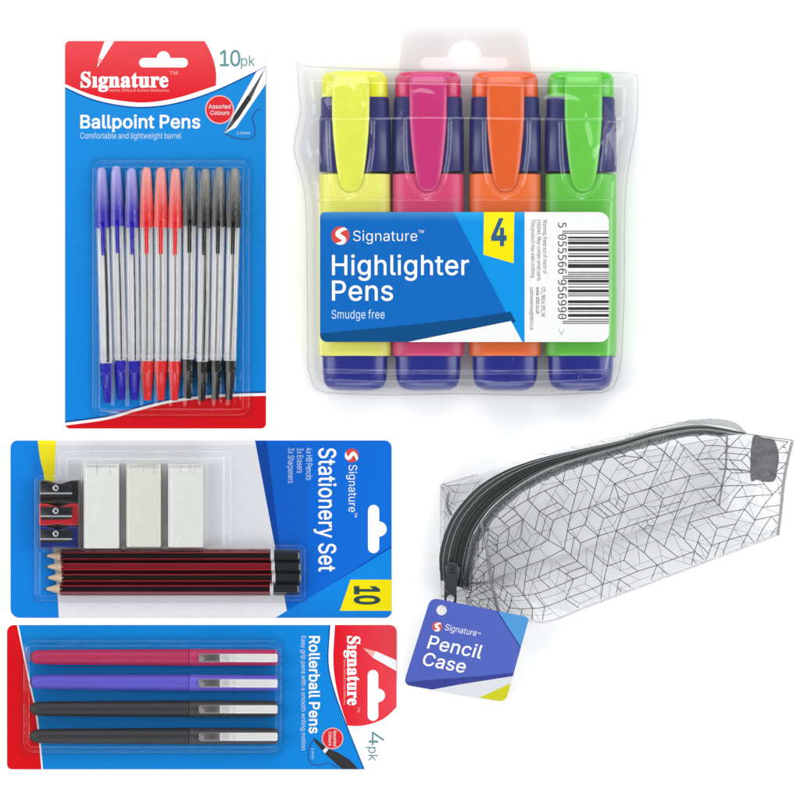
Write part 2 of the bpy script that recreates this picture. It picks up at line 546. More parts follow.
GLYPHS = {
'sans': '''& 448 197,-7,165,-5,136,1,110,12,88,26,69,42,54,62,43,84,36,108,34,133,36,154,40,173,47,189,58,205,70,220,85,235,101,249,120,264,140,279,216,335,226,343,237,352,246,363,255,375,260,389,262,405,258,427,245,445,226,457,201,461,184,459,168,453,155,444,145,431,139,416,137,399,139,380,145,363,155,346,169,327,179,314,191,300,204,284,438,0,364,0,171,231,121,293,108,310,96,327,87,344,81,361,77,379,75,398,77,420,82,440,91,458,102,474,117,488,134,499,154,507,176,512,200,513,224,512,246,507,266,499,283,488,297,475,308,459,317,442,322,424,324,404,322,382,315,362,305,342,291,325,275,308,256,293,154,217,135,202,121,188,110,174,100,154,97,131,100,108,109,87,124,70,143,57,158,51,175,48,193,46,213,48,232,52,251,59,269,69,286,81,301,95,315,112,327,131,336,151,343,174,348,198,349,224,408,224,406,194,403,167,397,144,389,124,380,107,371,92,357,75,345,62,333,47,315,30,294,17,271,7,246,-1,221,-5
, 188 38,-119,68,71,137,71,84,-119
. 188 95,-4,78,-1,63,9,53,24,50,41,53,59,63,73,78,83,95,87,113,83,128,73,138,59,141,41,138,24,128,9,113,-1
0 453 227,-7,199,-5,174,1,151,11,130,24,111,41,95,62,80,86,69,113,60,144,53,178,49,214,48,254,49,294,53,330,60,364,69,395,81,422,95,447,112,467,130,484,151,498,174,508,200,514,227,516,254,514,279,508,302,498,323,484,342,467,358,447,372,422,384,395,393,364,400,330,404,294,405,254,404,214,400,178,393,144,384,113,373,86,359,62,342,41,323,24,302,11,279,1,254,-5/227,50,250,52,271,60,290,74,306,92,320,116,330,144,336,168,340,194,343,223,344,254,343,285,340,314,336,341,330,365,320,393,306,416,290,435,271,449,250,457,227,460,203,457,182,449,163,435,147,416,134,393,123,365,117,341,113,314,110,285,109,254,110,223,113,194,117,168,123,144,134,116,147,92,163,74,182,60,203,52
1 453 76,0,76,55,391,55,391,0/276,509,276,0,212,0,212,448,209,448,86,358,86,427,198,509
2 453 64,0,64,47,234,229,252,248,268,266,282,282,294,298,303,312,311,327,318,348,320,371,317,397,308,419,293,436,273,449,258,455,241,458,224,460,205,458,188,454,172,447,153,433,139,413,132,398,128,381,127,362,66,362,68,391,75,418,86,442,102,464,121,482,143,496,168,507,196,513,225,516,254,513,281,507,306,497,328,482,346,465,361,445,372,423,379,398,381,372,380,354,377,336,371,318,363,299,351,280,336,259,322,241,306,223,288,202,267,180,153,60,153,57,389,57,389,0
3 453 218,-7,188,-5,159,1,133,10,108,22,88,38,70,57,57,79,48,104,44,132,109,132,115,107,126,87,144,71,165,59,182,54,200,51,219,50,239,51,258,55,275,61,291,69,304,80,315,93,323,108,328,125,329,145,328,163,323,180,316,196,306,211,292,223,275,234,254,241,229,246,201,248,157,248,157,299,288,448,288,452,70,452,70,509,372,509,372,461,211,278,211,289,247,290,279,286,308,276,333,262,354,244,371,222,383,198,391,173,393,145,390,116,383,90,370,66,354,45,333,27,309,12,281,2,251,-5
4 453 40,105,40,158,247,509,311,509,109,166,109,163,413,163,413,105/282,0,282,121,282,146,282,318,343,318,343,0
5 453 221,-7,192,-5,165,1,140,11,118,25,99,41,83,60,71,82,63,105,60,130,122,130,127,108,138,89,154,73,173,60,196,52,221,50,241,51,259,56,276,64,291,75,304,89,314,104,322,122,326,141,328,162,326,183,321,203,314,221,303,237,290,251,275,262,257,270,238,275,218,277,201,276,184,273,167,268,145,258,128,246,67,253,96,509,366,509,366,452,151,452,134,301,136,301,155,315,178,325,194,330,212,333,229,334,252,332,274,328,294,321,313,311,330,299,345,285,358,269,370,251,379,231,386,210,390,187,391,163,388,132,381,102,369,76,352,52,332,32,309,15,282,3,253,-4
6 453 226,-7,196,-4,168,3,142,15,119,31,100,51,84,74,73,101,66,130,64,162,65,187,71,212,80,239,89,261,102,285,118,311,137,340,252,509,322,509,151,261,145,261,154,275,165,288,179,299,196,307,214,312,235,314,265,312,291,305,316,295,337,280,355,262,370,240,380,215,387,187,389,157,387,127,379,98,368,73,352,50,333,30,310,14,284,3,257,-4/226,48,245,50,263,55,279,63,293,73,304,86,314,101,322,119,326,137,327,157,326,178,322,196,314,213,304,228,293,241,279,251,263,259,245,264,226,265,207,264,190,259,174,252,160,241,148,229,138,214,131,197,126,179,125,158,126,138,131,119,138,102,148,86,160,73,174,63,190,55,207,50
7 453 97,0,323,448,323,452,62,452,62,509,391,509,391,449,165,0
8 453 226,-7,193,-5,163,1,136,11,111,25,91,42,74,62,62,84,54,109,52,135,53,156,58,176,65,195,75,212,87,228,101,241,117,252,134,260,153,265,153,267,129,276,109,289,93,308,80,330,73,354,70,380,73,405,79,429,90,450,106,469,124,485,146,498,170,508,197,514,226,516,255,514,282,508,306,498,328,485,346,469,361,450,373,429,379,405,382,380,379,354,372,330,359,308,343,289,323,276,300,267,300,265,319,260,335,252,351,241,365,228,377,212,387,195,395,176,399,156,401,135,398,109,391,84,378,62,362,42,341,25,317,11,289,1,259,-5/226,49,248,50,267,54,285,60,307,74,323,91,333,113,337,139,335,157,330,173,322,189,312,202,298,213,283,223,265,230,247,234,226,235,206,234,187,230,169,223,154,213,140,202,130,189,122,173,117,157,115,139,119,113,129,91,145,74,167,60,185,54,205,50/226,290,252,292,274,300,293,313,307,330,316,351,319,376,316,399,308,420,294,437,275,449,252,457,226,460,208,459,192,455,177,449,159,437,145,420,136,399,133,376,136,351,145,330,159,313,178,300,201,292
9 453 226,516,256,513,285,506,310,494,333,478,352,458,368,434,380,408,387,378,389,347,387,322,382,296,373,270,363,248,350,224,334,197,315,168,200,0,130,0,301,248,307,248,299,234,287,221,273,210,257,202,238,196,218,195,188,197,161,203,137,214,116,229,98,247,83,269,72,294,66,321,64,352,66,382,73,411,85,436,101,459,120,479,143,494,168,506,196,513/226,460,207,459,190,454,174,446,160,435,148,423,138,407,131,390,127,372,125,352,127,331,131,313,138,295,148,280,160,268,174,257,190,250,207,245,226,243,245,245,263,249,279,257,293,267,305,280,314,295,322,312,326,330,327,350,326,371,322,390,314,407,305,422,293,435,279,446,263,454,245,459
: 188 95,-4,78,-1,63,9,53,24,50,41,53,59,63,73,78,83,95,87,113,83,128,73,138,59,141,41,138,24,128,9,113,-1/95,271,78,274,63,284,53,299,50,316,53,334,63,349,78,359,95,362,113,359,128,349,138,334,141,316,138,299,128,284,113,274
@ 676 355,-135,319,-134,284,-130,252,-123,221,-114,193,-102,167,-88,144,-72,122,-53,103,-31,87,-8,73,18,61,46,52,77,45,109,42,143,40,179,42,215,46,248,52,280,61,309,73,337,87,363,104,387,123,408,144,427,167,444,192,458,220,470,249,480,281,486,314,490,349,492,383,490,415,486,445,479,472,469,498,457,522,442,543,426,562,407,579,387,594,366,607,343,617,319,625,294,631,268,634,242,635,215,635,191,633,166,631,142,627,118,622,96,615,76,605,57,593,42,579,28,561,18,541,13,517,11,497,12,476,17,457,24,441,36,429,50,423,68,420,68,413,54,402,41,388,30,371,20,351,15,326,13,298,15,273,23,251,35,232,52,216,73,204,96,195,123,190,152,188,182,190,212,197,239,207,265,220,287,237,306,257,322,279,334,304,341,330,343,351,342,369,338,385,331,404,319,416,306,419,306,419,335,474,335,474,110,476,91,485,74,499,63,518,59,540,63,557,76,565,89,571,106,576,127,579,152,580,182,581,215,579,245,575,273,567,301,555,327,541,351,523,373,502,393,477,410,450,424,427,432,402,438,376,441,347,442,319,441,292,438,266,432,242,424,213,410,187,393,164,372,144,347,128,320,115,289,107,263,102,236,99,208,98,178,99,147,102,119,107,91,115,66,128,35,144,8,165,-17,188,-37,215,-54,246,-68,271,-75,298,-81,327,-84,357,-85,376,-85,394,-83,412,-80,436,-75,458,-69,489,-59,504,-107,487,-113,464,-120,447,-124,429,-128,411,-131,392,-133,374,-135/329,65,350,66,368,71,382,78,400,95,412,118,417,138,421,160,422,185,421,210,417,231,411,249,399,269,381,282,366,287,350,290,331,292,313,290,297,285,283,277,265,260,252,239,246,222,243,204,242,185,243,164,246,144,251,125,258,108,267,94,279,81,293,72,310,67
A 480 16,0,201,509,276,509,463,0,395,0,287,302,280,323,272,346,264,372,257,394,250,420,241,447,232,478,245,478,236,447,228,419,220,393,213,371,204,345,197,322,191,302,85,0/110,142,110,199,370,199,370,142
B 456 60,0,60,509,241,509,274,507,304,501,329,491,350,477,367,461,381,442,390,421,396,398,398,374,397,353,393,336,387,320,373,301,356,286,336,275,315,267,315,262,331,260,347,254,363,245,378,234,391,220,402,203,411,184,416,161,418,136,416,111,410,88,400,67,386,48,368,31,344,18,317,8,284,2,247,0/125,57,245,57,281,60,309,67,330,80,344,96,353,115,355,137,352,161,342,184,333,197,320,209,306,218,289,225,269,229,248,231,125,231/125,285,238,285,256,287,273,290,288,296,308,309,323,326,333,348,336,372,333,393,326,412,313,429,294,442,270,449,240,452,125,452
C 510 267,-7,235,-5,205,1,177,11,150,25,126,42,104,63,86,88,70,115,57,146,48,179,42,215,40,254,42,293,48,329,57,362,70,393,86,421,104,445,126,466,150,484,177,498,205,508,235,514,267,516,293,514,317,511,340,504,362,496,383,485,402,471,419,456,435,438,448,418,459,397,467,373,473,348,408,348,401,373,389,395,375,413,357,428,337,440,315,449,292,454,267,456,237,453,209,445,184,432,161,414,141,391,125,364,116,340,109,314,105,285,103,254,105,223,109,194,116,168,125,145,141,117,161,94,184,76,210,63,237,56,267,53,292,55,315,60,337,69,357,81,375,96,389,114,401,136,408,160,473,160,467,135,459,112,448,91,435,71,420,53,402,38,383,24,363,13,341,5,317,-2,293,-6
E 419 60,0,60,509,372,509,372,452,125,452,125,286,355,286,355,229,125,229,125,57,375,57,375,0
H 517 60,0,60,509,125,509,125,289,392,289,392,509,457,509,457,0,392,0,392,232,125,232,125,0
K 467 104,145,104,216,116,231,128,246,139,261,151,275,162,289,174,303,187,317,199,331,212,344,364,509,448,509,231,276,228,276/60,0,60,509,125,509,125,334,124,225,125,193,125,0/372,0,188,259,228,309,449,0
L 393 60,0,60,509,125,509,125,57,361,57,361,0
M 628 60,0,60,509,152,509,277,187,287,159,299,123,311,84,322,49,307,49,318,83,330,121,342,158,352,187,476,509,568,509,568,0,504,0,504,291,504,327,505,369,506,413,507,457,513,457,508,441,503,425,498,409,482,363,467,322,456,291,342,0,286,0,170,291,159,321,145,361,129,408,112,457,119,457,120,416,121,372,122,328,122,291,122,0
N 523 60,0,60,509,136,509,343,183,352,169,363,151,371,137,379,122,388,107,396,90,405,73,414,55,405,54,403,72,402,90,401,108,400,134,399,157,399,195,399,509,463,509,463,0,387,0,202,290,177,331,168,346,159,363,148,381,108,452,119,454,122,384,124,328,125,291,125,0
O 533 267,-7,235,-5,205,1,177,11,150,25,126,42,105,63,86,88,70,115,57,146,48,179,42,215,40,254,42,293,48,329,57,362,70,393,86,421,105,445,126,466,150,484,177,498,205,508,235,514,267,516,299,514,329,508,357,498,384,484,408,466,429,445,448,421,464,393,477,362,486,329,491,293,493,254,491,215,486,179,477,146,464,115,448,88,429,63,408,42,384,25,357,11,329,1,299,-5/267,53,296,55,324,63,349,76,372,94,392,116,408,144,418,168,425,194,429,223,430,254,429,286,425,314,418,341,408,365,392,392,372,415,349,433,324,446,296,453,267,456,237,453,210,445,184,433,161,415,142,392,125,364,116,340,109,314,105,285,103,254,105,223,109,194,116,168,125,144,142,117,161,94,184,76,210,63,237,55
P 445 60,0,60,509,235,509,272,506,305,499,332,487,356,471,375,452,390,430,400,404,407,377,409,348,407,318,400,291,390,265,375,243,356,223,332,207,305,195,272,188,235,186,109,186,109,242,233,242,257,244,279,248,297,256,312,266,324,279,333,294,339,310,343,328,344,348,343,367,339,385,333,402,324,416,312,428,297,439,279,446,257,451,232,452,125,452,125,0
R 449 60,0,60,509,236,509,273,506,305,500,333,489,356,473,376,455,390,433,401,408,407,381,409,352,407,323,401,296,390,271,376,250,356,232,333,217,305,206,273,200,236,198,96,198,96,255,234,255,258,256,280,260,298,267,319,281,334,300,340,316,344,333,345,352,344,371,340,389,334,405,325,419,313,430,298,440,279,446,258,451,233,452,125,452,125,0/353,0,230,229,303,229,428,0
S 447 224,-9,188,-7,156,-1,128,9,102,23,81,40,64,60,51,83,42,109,38,137,104,137,108,118,114,102,123,88,136,76,150,66,166,59,185,53,204,50,224,49,246,50,267,54,286,60,303,69,317,79,329,92,338,106,344,122,346,139,342,161,332,179,316,193,296,205,280,211,263,217,245,222,184,239,154,249,128,260,105,274,86,289,67,313,56,341,52,372,54,400,62,425,75,448,92,468,113,484,138,498,165,508,195,514,227,516,259,514,289,508,316,498,340,484,360,468,377,449,390,427,398,403,401,378,337,378,332,402,320,421,302,437,280,449,254,456,225,459,204,457,185,454,167,448,145,435,129,418,118,398,115,376,119,352,131,334,148,319,169,308,191,300,212,293,264,279,287,272,312,264,328,256,344,248,359,238,372,226,384,213,395,198,402,180,407,161,408,139,406,112,399,87,386,64,370,43,349,25,323,11,302,2,278,-4,252,-8
T 449 32,452,32,509,417,509,417,452,257,452,257,0,193,0,193,452
U 517 259,-8,230,-7,203,-2,177,5,154,15,126,33,103,55,85,80,71,108,63,140,60,173,60,509,124,509,124,178,126,155,132,133,141,113,153,95,169,80,187,68,208,59,232,53,259,52,285,53,309,59,331,68,349,80,364,95,377,113,385,133,391,155,393,178,393,509,457,509,457,173,454,140,446,108,433,80,414,55,391,33,363,15,340,5,315,-2,288,-7
W 686 155,0,16,509,82,509,163,196,167,179,172,162,175,145,187,94,190,76,194,58,197,40,189,40,193,58,196,76,200,94,203,111,207,128,211,145,224,196,306,509,380,509,462,196,466,179,470,162,474,145,486,94,490,76,494,58,497,40,488,40,492,58,495,76,499,94,503,111,506,128,510,145,523,196,603,509,670,509,530,0,455,0,368,323,362,345,357,368,351,391,346,417,341,445,336,475,350,475,345,446,340,420,335,395,330,371,324,347,318,323,230,0
X 474 18,0,217,284,217,236,29,509,104,509,178,400,192,379,204,361,214,345,223,329,233,312,243,292,232,292,252,329,261,345,272,361,298,400,374,509,446,509,259,239,259,287,456,0,382,0,292,129,268,165,259,180,250,195,241,212,230,231,244,231,235,213,225,196,216,181,206,166,182,129,91,0
a 389 160,-9,137,-7,115,-3,94,5,76,15,60,29,48,45,38,63,32,84,30,108,32,128,36,146,43,161,58,179,78,193,92,200,108,206,125,211,143,214,161,217,178,220,234,227,252,230,265,235,273,243,276,255,276,257,273,279,267,297,256,311,240,322,220,329,196,331,171,329,149,322,132,313,118,301,107,288,100,274,41,291,51,313,64,331,79,346,95,358,114,368,133,375,153,380,173,383,194,384,215,383,239,379,255,375,271,369,286,360,300,350,312,336,322,320,330,301,335,278,337,251,337,0,277,0,277,52,272,52,264,38,252,25,236,12,215,1,199,-4,181,-7/170,45,192,47,211,51,228,59,248,74,263,93,272,115,276,138,276,190,270,186,259,182,246,179,231,176,200,171,175,168,154,164,134,159,117,150,103,139,95,124,92,105,94,87,102,72,114,61,130,52,149,47
b 424 229,-8,208,-7,189,-3,172,4,153,17,138,31,127,46,118,59,112,59,112,0,53,0,53,509,114,509,114,319,118,319,127,331,137,346,152,360,171,373,188,379,207,383,229,384,259,382,287,374,313,361,335,342,354,320,370,293,379,270,385,245,389,218,390,189,389,160,385,133,379,108,370,84,355,57,336,34,313,16,288,3,260,-6/220,47,242,49,262,55,279,66,294,80,306,97,316,117,323,139,327,163,328,189,327,215,323,239,316,261,307,281,295,298,280,311,262,322,243,328,220,330,198,328,178,322,161,312,147,299,134,282,125,263,118,241,114,216,113,189,114,162,118,138,125,115,135,95,147,78,162,65,179,55,198,49
c 396 207,-8,174,-5,144,3,117,16,93,35,72,58,56,85,46,108,40,133,36,159,34,187,36,216,40,243,46,268,56,291,72,318,93,341,117,360,144,374,174,382,207,384,226,384,243,381,260,377,284,368,305,356,324,341,340,322,349,308,356,293,362,277,303,262,298,276,290,289,281,301,270,311,257,319,242,325,226,329,207,330,184,328,163,321,145,310,130,296,118,278,108,258,102,236,98,212,96,187,98,163,102,139,108,117,118,97,130,80,145,66,163,55,184,49,207,46,226,48,243,52,258,58,271,66,282,76,292,89,299,102,304,117,363,102,357,86,350,70,341,56,325,37,306,21,292,12,277,5,261,-1,244,-5,226,-7
d 424 195,-8,165,-6,137,3,111,16,89,34,70,57,55,84,46,108,39,133,35,160,34,189,35,218,39,245,46,270,55,293,70,320,89,342,112,361,137,374,165,382,196,384,218,383,237,379,253,373,272,360,287,346,298,331,306,319,311,319,311,509,372,509,372,0,313,0,313,59,307,59,298,46,287,31,272,17,252,4,236,-3,217,-7/205,47,226,49,246,55,263,65,278,78,290,95,299,115,306,138,310,162,312,189,310,216,306,241,300,263,290,282,278,299,263,312,246,322,227,328,205,330,182,328,162,322,145,311,130,298,118,281,108,261,102,239,98,215,96,189,98,163,102,139,109,117,118,97,130,80,145,66,162,55,182,49
e 404 212,-8,177,-5,145,3,117,16,92,35,72,58,56,85,46,108,40,132,35,159,34,187,35,215,39,242,46,267,55,290,71,317,91,340,115,359,142,373,172,382,205,384,226,383,246,380,266,374,285,366,303,355,319,341,334,324,347,305,357,282,365,256,370,227,371,194,371,169,75,169,75,221,338,221,310,202,308,226,304,248,298,269,288,286,277,301,263,314,246,323,227,328,205,330,183,328,164,323,146,313,131,301,119,286,109,270,102,251,97,231,96,211,96,178,98,151,102,127,110,106,121,88,135,73,151,61,169,53,190,48,212,46,234,48,254,53,271,61,285,73,297,88,306,105,365,91,358,72,348,55,335,39,320,26,302,14,283,4,261,-3,237,-7
f 254 228,379,228,327,6,327,6,379/81,0,81,432,82,452,87,470,96,486,107,499,120,510,135,519,152,525,169,529,187,530,207,529,222,527,234,524,243,521,227,468,215,472,206,473,195,474,171,470,154,460,145,443,142,419,142,0
g 425 207,-151,180,-149,156,-146,134,-140,114,-132,97,-122,82,-110,70,-97,59,-84,51,-69,101,-41,110,-53,122,-66,136,-78,154,-88,169,-93,187,-96,207,-97,236,-95,261,-87,282,-75,298,-58,308,-34,311,-6,311,68,306,68,298,56,287,41,272,28,252,16,236,10,217,6,195,5,165,7,138,14,113,27,90,43,71,65,55,90,46,112,39,136,35,163,34,191,35,220,39,246,46,271,55,293,71,320,90,342,112,361,138,374,166,382,196,384,218,383,237,379,253,373,273,360,288,346,299,331,308,319,313,319,313,379,372,379,372,-9,370,-40,363,-67,350,-90,334,-109,314,-124,291,-136,265,-144,237,-149/205,59,227,61,246,66,264,75,278,87,290,103,300,121,307,142,311,166,312,193,311,219,307,242,300,264,291,283,279,299,264,312,247,322,227,328,205,330,182,328,163,322,145,312,130,298,118,282,109,262,102,241,98,218,96,193,98,167,102,144,109,123,118,104,131,88,145,76,163,66,183,61
h 410 114,227,114,0,53,0,53,509,114,509,114,287,102,287,116,319,132,344,152,362,175,374,200,382,227,384,252,383,275,377,295,369,313,356,328,340,341,321,350,298,355,271,357,240,357,0,296,0,296,235,293,263,286,286,273,304,256,318,235,326,210,329,192,328,176,324,161,317,141,303,126,283,119,266,115,248
i 167 53,0,53,379,114,379,114,0/84,443,67,446,54,455,44,468,41,483,44,499,54,512,67,521,84,524,100,521,114,512,123,499,126,483,123,468,114,455,100,446
k 381 110,137,110,212,121,212,284,379,360,379,184,199,177,199/53,0,53,509,114,509,114,0/294,0,148,186,191,229,372,0
l 189 139,-2,112,0,91,8,74,20,62,37,55,59,53,84,53,509,114,509,114,99,115,77,120,62,130,54,146,52,160,53,170,54,181,3,162,-1,151,-2
m 610 53,0,53,379,112,379,112,295,108,295,114,314,122,331,132,346,151,363,172,376,195,384,219,386,245,383,268,375,287,361,303,342,314,320,321,295,312,295,318,312,326,329,337,343,350,356,364,366,381,375,398,381,417,385,437,386,458,385,478,380,497,372,514,361,529,346,541,328,550,307,555,283,557,255,557,0,496,0,496,254,493,279,485,298,473,313,456,323,438,329,419,330,395,328,374,320,358,307,345,290,338,270,335,247,335,0,274,0,274,260,272,280,265,297,253,311,238,322,220,328,199,330,178,328,158,320,140,307,126,289,119,274,115,257,114,238,114,0
n 410 114,227,114,0,53,0,53,379,112,379,112,287,102,287,116,319,132,344,152,362,175,374,200,382,227,384,252,383,275,377,295,369,313,356,328,340,341,321,350,298,355,271,357,240,357,0,296,0,296,235,293,263,286,286,273,304,256,318,235,326,210,329,192,328,176,324,161,317,141,303,126,283,119,266,115,248
o 415 207,-8,174,-5,144,3,117,16,93,35,72,58,56,85,46,108,40,133,36,159,34,187,36,216,40,243,46,268,56,291,72,318,93,341,117,360,144,374,174,382,207,384,241,382,271,374,299,360,323,341,343,318,359,291,369,268,376,243,380,216,381,187,380,159,376,133,369,108,359,85,343,58,323,35,299,16,271,3,241,-5/207,46,231,49,252,55,270,66,285,80,298,97,307,117,314,139,318,163,319,187,318,212,314,236,307,258,298,278,285,296,270,310,252,321,231,328,207,330,184,328,163,321,145,310,130,296,118,278,108,258,102,236,98,212,96,187,98,163,102,139,108,117,118,97,130,80,145,66,163,55,184,49
p 424 53,-143,53,379,112,379,112,319,118,319,126,331,137,346,152,360,171,373,188,379,207,383,229,384,259,382,287,374,313,361,335,342,354,320,370,293,379,270,385,245,389,218,390,189,389,160,385,133,379,108,370,84,355,57,336,34,313,16,288,3,260,-6,229,-8,208,-7,189,-3,173,4,153,17,138,31,127,46,118,59,114,59,114,-143/220,47,242,49,262,55,279,66,294,80,306,97,316,117,323,139,327,163,328,189,327,215,323,239,316,261,307,281,295,298,280,311,262,322,243,328,220,330,198,328,178,322,161,312,147,299,134,282,125,263,118,241,114,216,113,189,114,162,118,138,125,115,135,95,147,78,162,65,179,55,198,49
r 259 53,0,53,379,112,379,112,321,115,321,124,339,137,354,152,367,171,377,191,383,213,385,229,384,243,384,243,322,230,324,219,325,207,326,182,323,159,315,140,301,126,284,117,262,114,237,114,0
s 365 182,-8,157,-7,133,-3,112,3,93,12,76,24,62,38,50,54,41,73,36,94,94,107,101,87,111,72,124,60,141,52,160,47,181,45,206,47,227,53,244,62,262,81,268,103,265,121,254,136,237,147,212,155,149,170,118,180,92,192,72,208,58,227,50,249,47,274,49,295,55,314,65,332,79,347,95,360,115,370,137,378,161,383,187,384,212,383,234,379,254,372,271,363,286,352,299,339,309,324,318,308,324,290,268,277,258,298,243,316,228,325,210,331,187,333,166,331,147,326,131,317,114,299,109,277,112,258,124,243,136,235,152,229,172,223,229,209,261,200,287,187,306,171,320,153,328,131,331,107,329,85,323,65,312,47,298,31,281,18,260,6,236,-2,210,-7
t 227 204,379,204,327,6,327,6,379/65,471,126,471,126,98,128,76,136,61,150,53,170,50,185,51,202,54,213,2,203,-1,192,-3,180,-4,168,-4,138,-1,113,7,92,21,77,41,68,64,65,93
u 410 182,-5,158,-3,135,2,115,11,97,23,82,39,69,59,60,82,54,109,53,139,53,379,114,379,114,144,116,117,124,94,137,75,154,61,175,53,200,50,218,51,234,55,249,62,268,77,283,97,290,113,295,132,296,153,296,379,357,379,357,0,298,0,298,92,307,92,294,60,277,35,257,17,234,5,209,-3
v 389 163,0,17,379,84,379,165,155,173,132,180,110,187,87,193,64,199,42,206,21,184,21,191,42,197,64,203,87,209,110,216,132,224,155,305,379,371,379,226,0
w 567 138,0,23,379,87,379,133,214,140,190,147,164,154,137,161,107,168,75,175,41,165,41,172,74,179,105,186,135,192,163,199,189,206,214,252,379,316,379,362,214,368,189,375,163,382,136,388,106,395,75,402,41,391,41,399,75,406,106,413,135,420,163,427,189,434,214,480,379,545,379,429,0,368,0,319,172,305,225,300,243,295,262,291,280,277,338,291,338,277,280,263,225,258,207,253,189,248,172,199,0
x 379 21,0,171,218,171,171,29,379,100,379,147,306,159,287,170,270,179,253,188,237,198,221,207,206,175,206,185,221,194,237,202,253,211,270,222,287,233,306,282,379,352,379,209,169,209,214,358,0,287,0,231,85,219,103,209,120,200,136,191,152,182,167,173,182,205,182,195,167,187,152,178,136,170,120,160,103,148,85,91,0
y 389 47,-139,61,-86,71,-87,88,-90,104,-89,118,-84,130,-74,141,-58,151,-36,163,-1,17,379,84,379,165,155,173,132,180,109,187,87,193,64,199,42,206,21,184,21,190,42,196,64,202,87,209,110,216,132,224,155,305,379,371,379,204,-58,196,-77,187,-93,177,-107,159,-124,139,-136,117,-143,91,-145,77,-145,65,-143,54,-141
™ 424 289,326,209,509,242,509,298,375,354,509,387,509,307,326/202,326,202,509,235,509,235,326/361,326,361,509,394,509,394,326/82,326,82,492,115,492,115,326/27,480,27,509,170,509,170,480''',
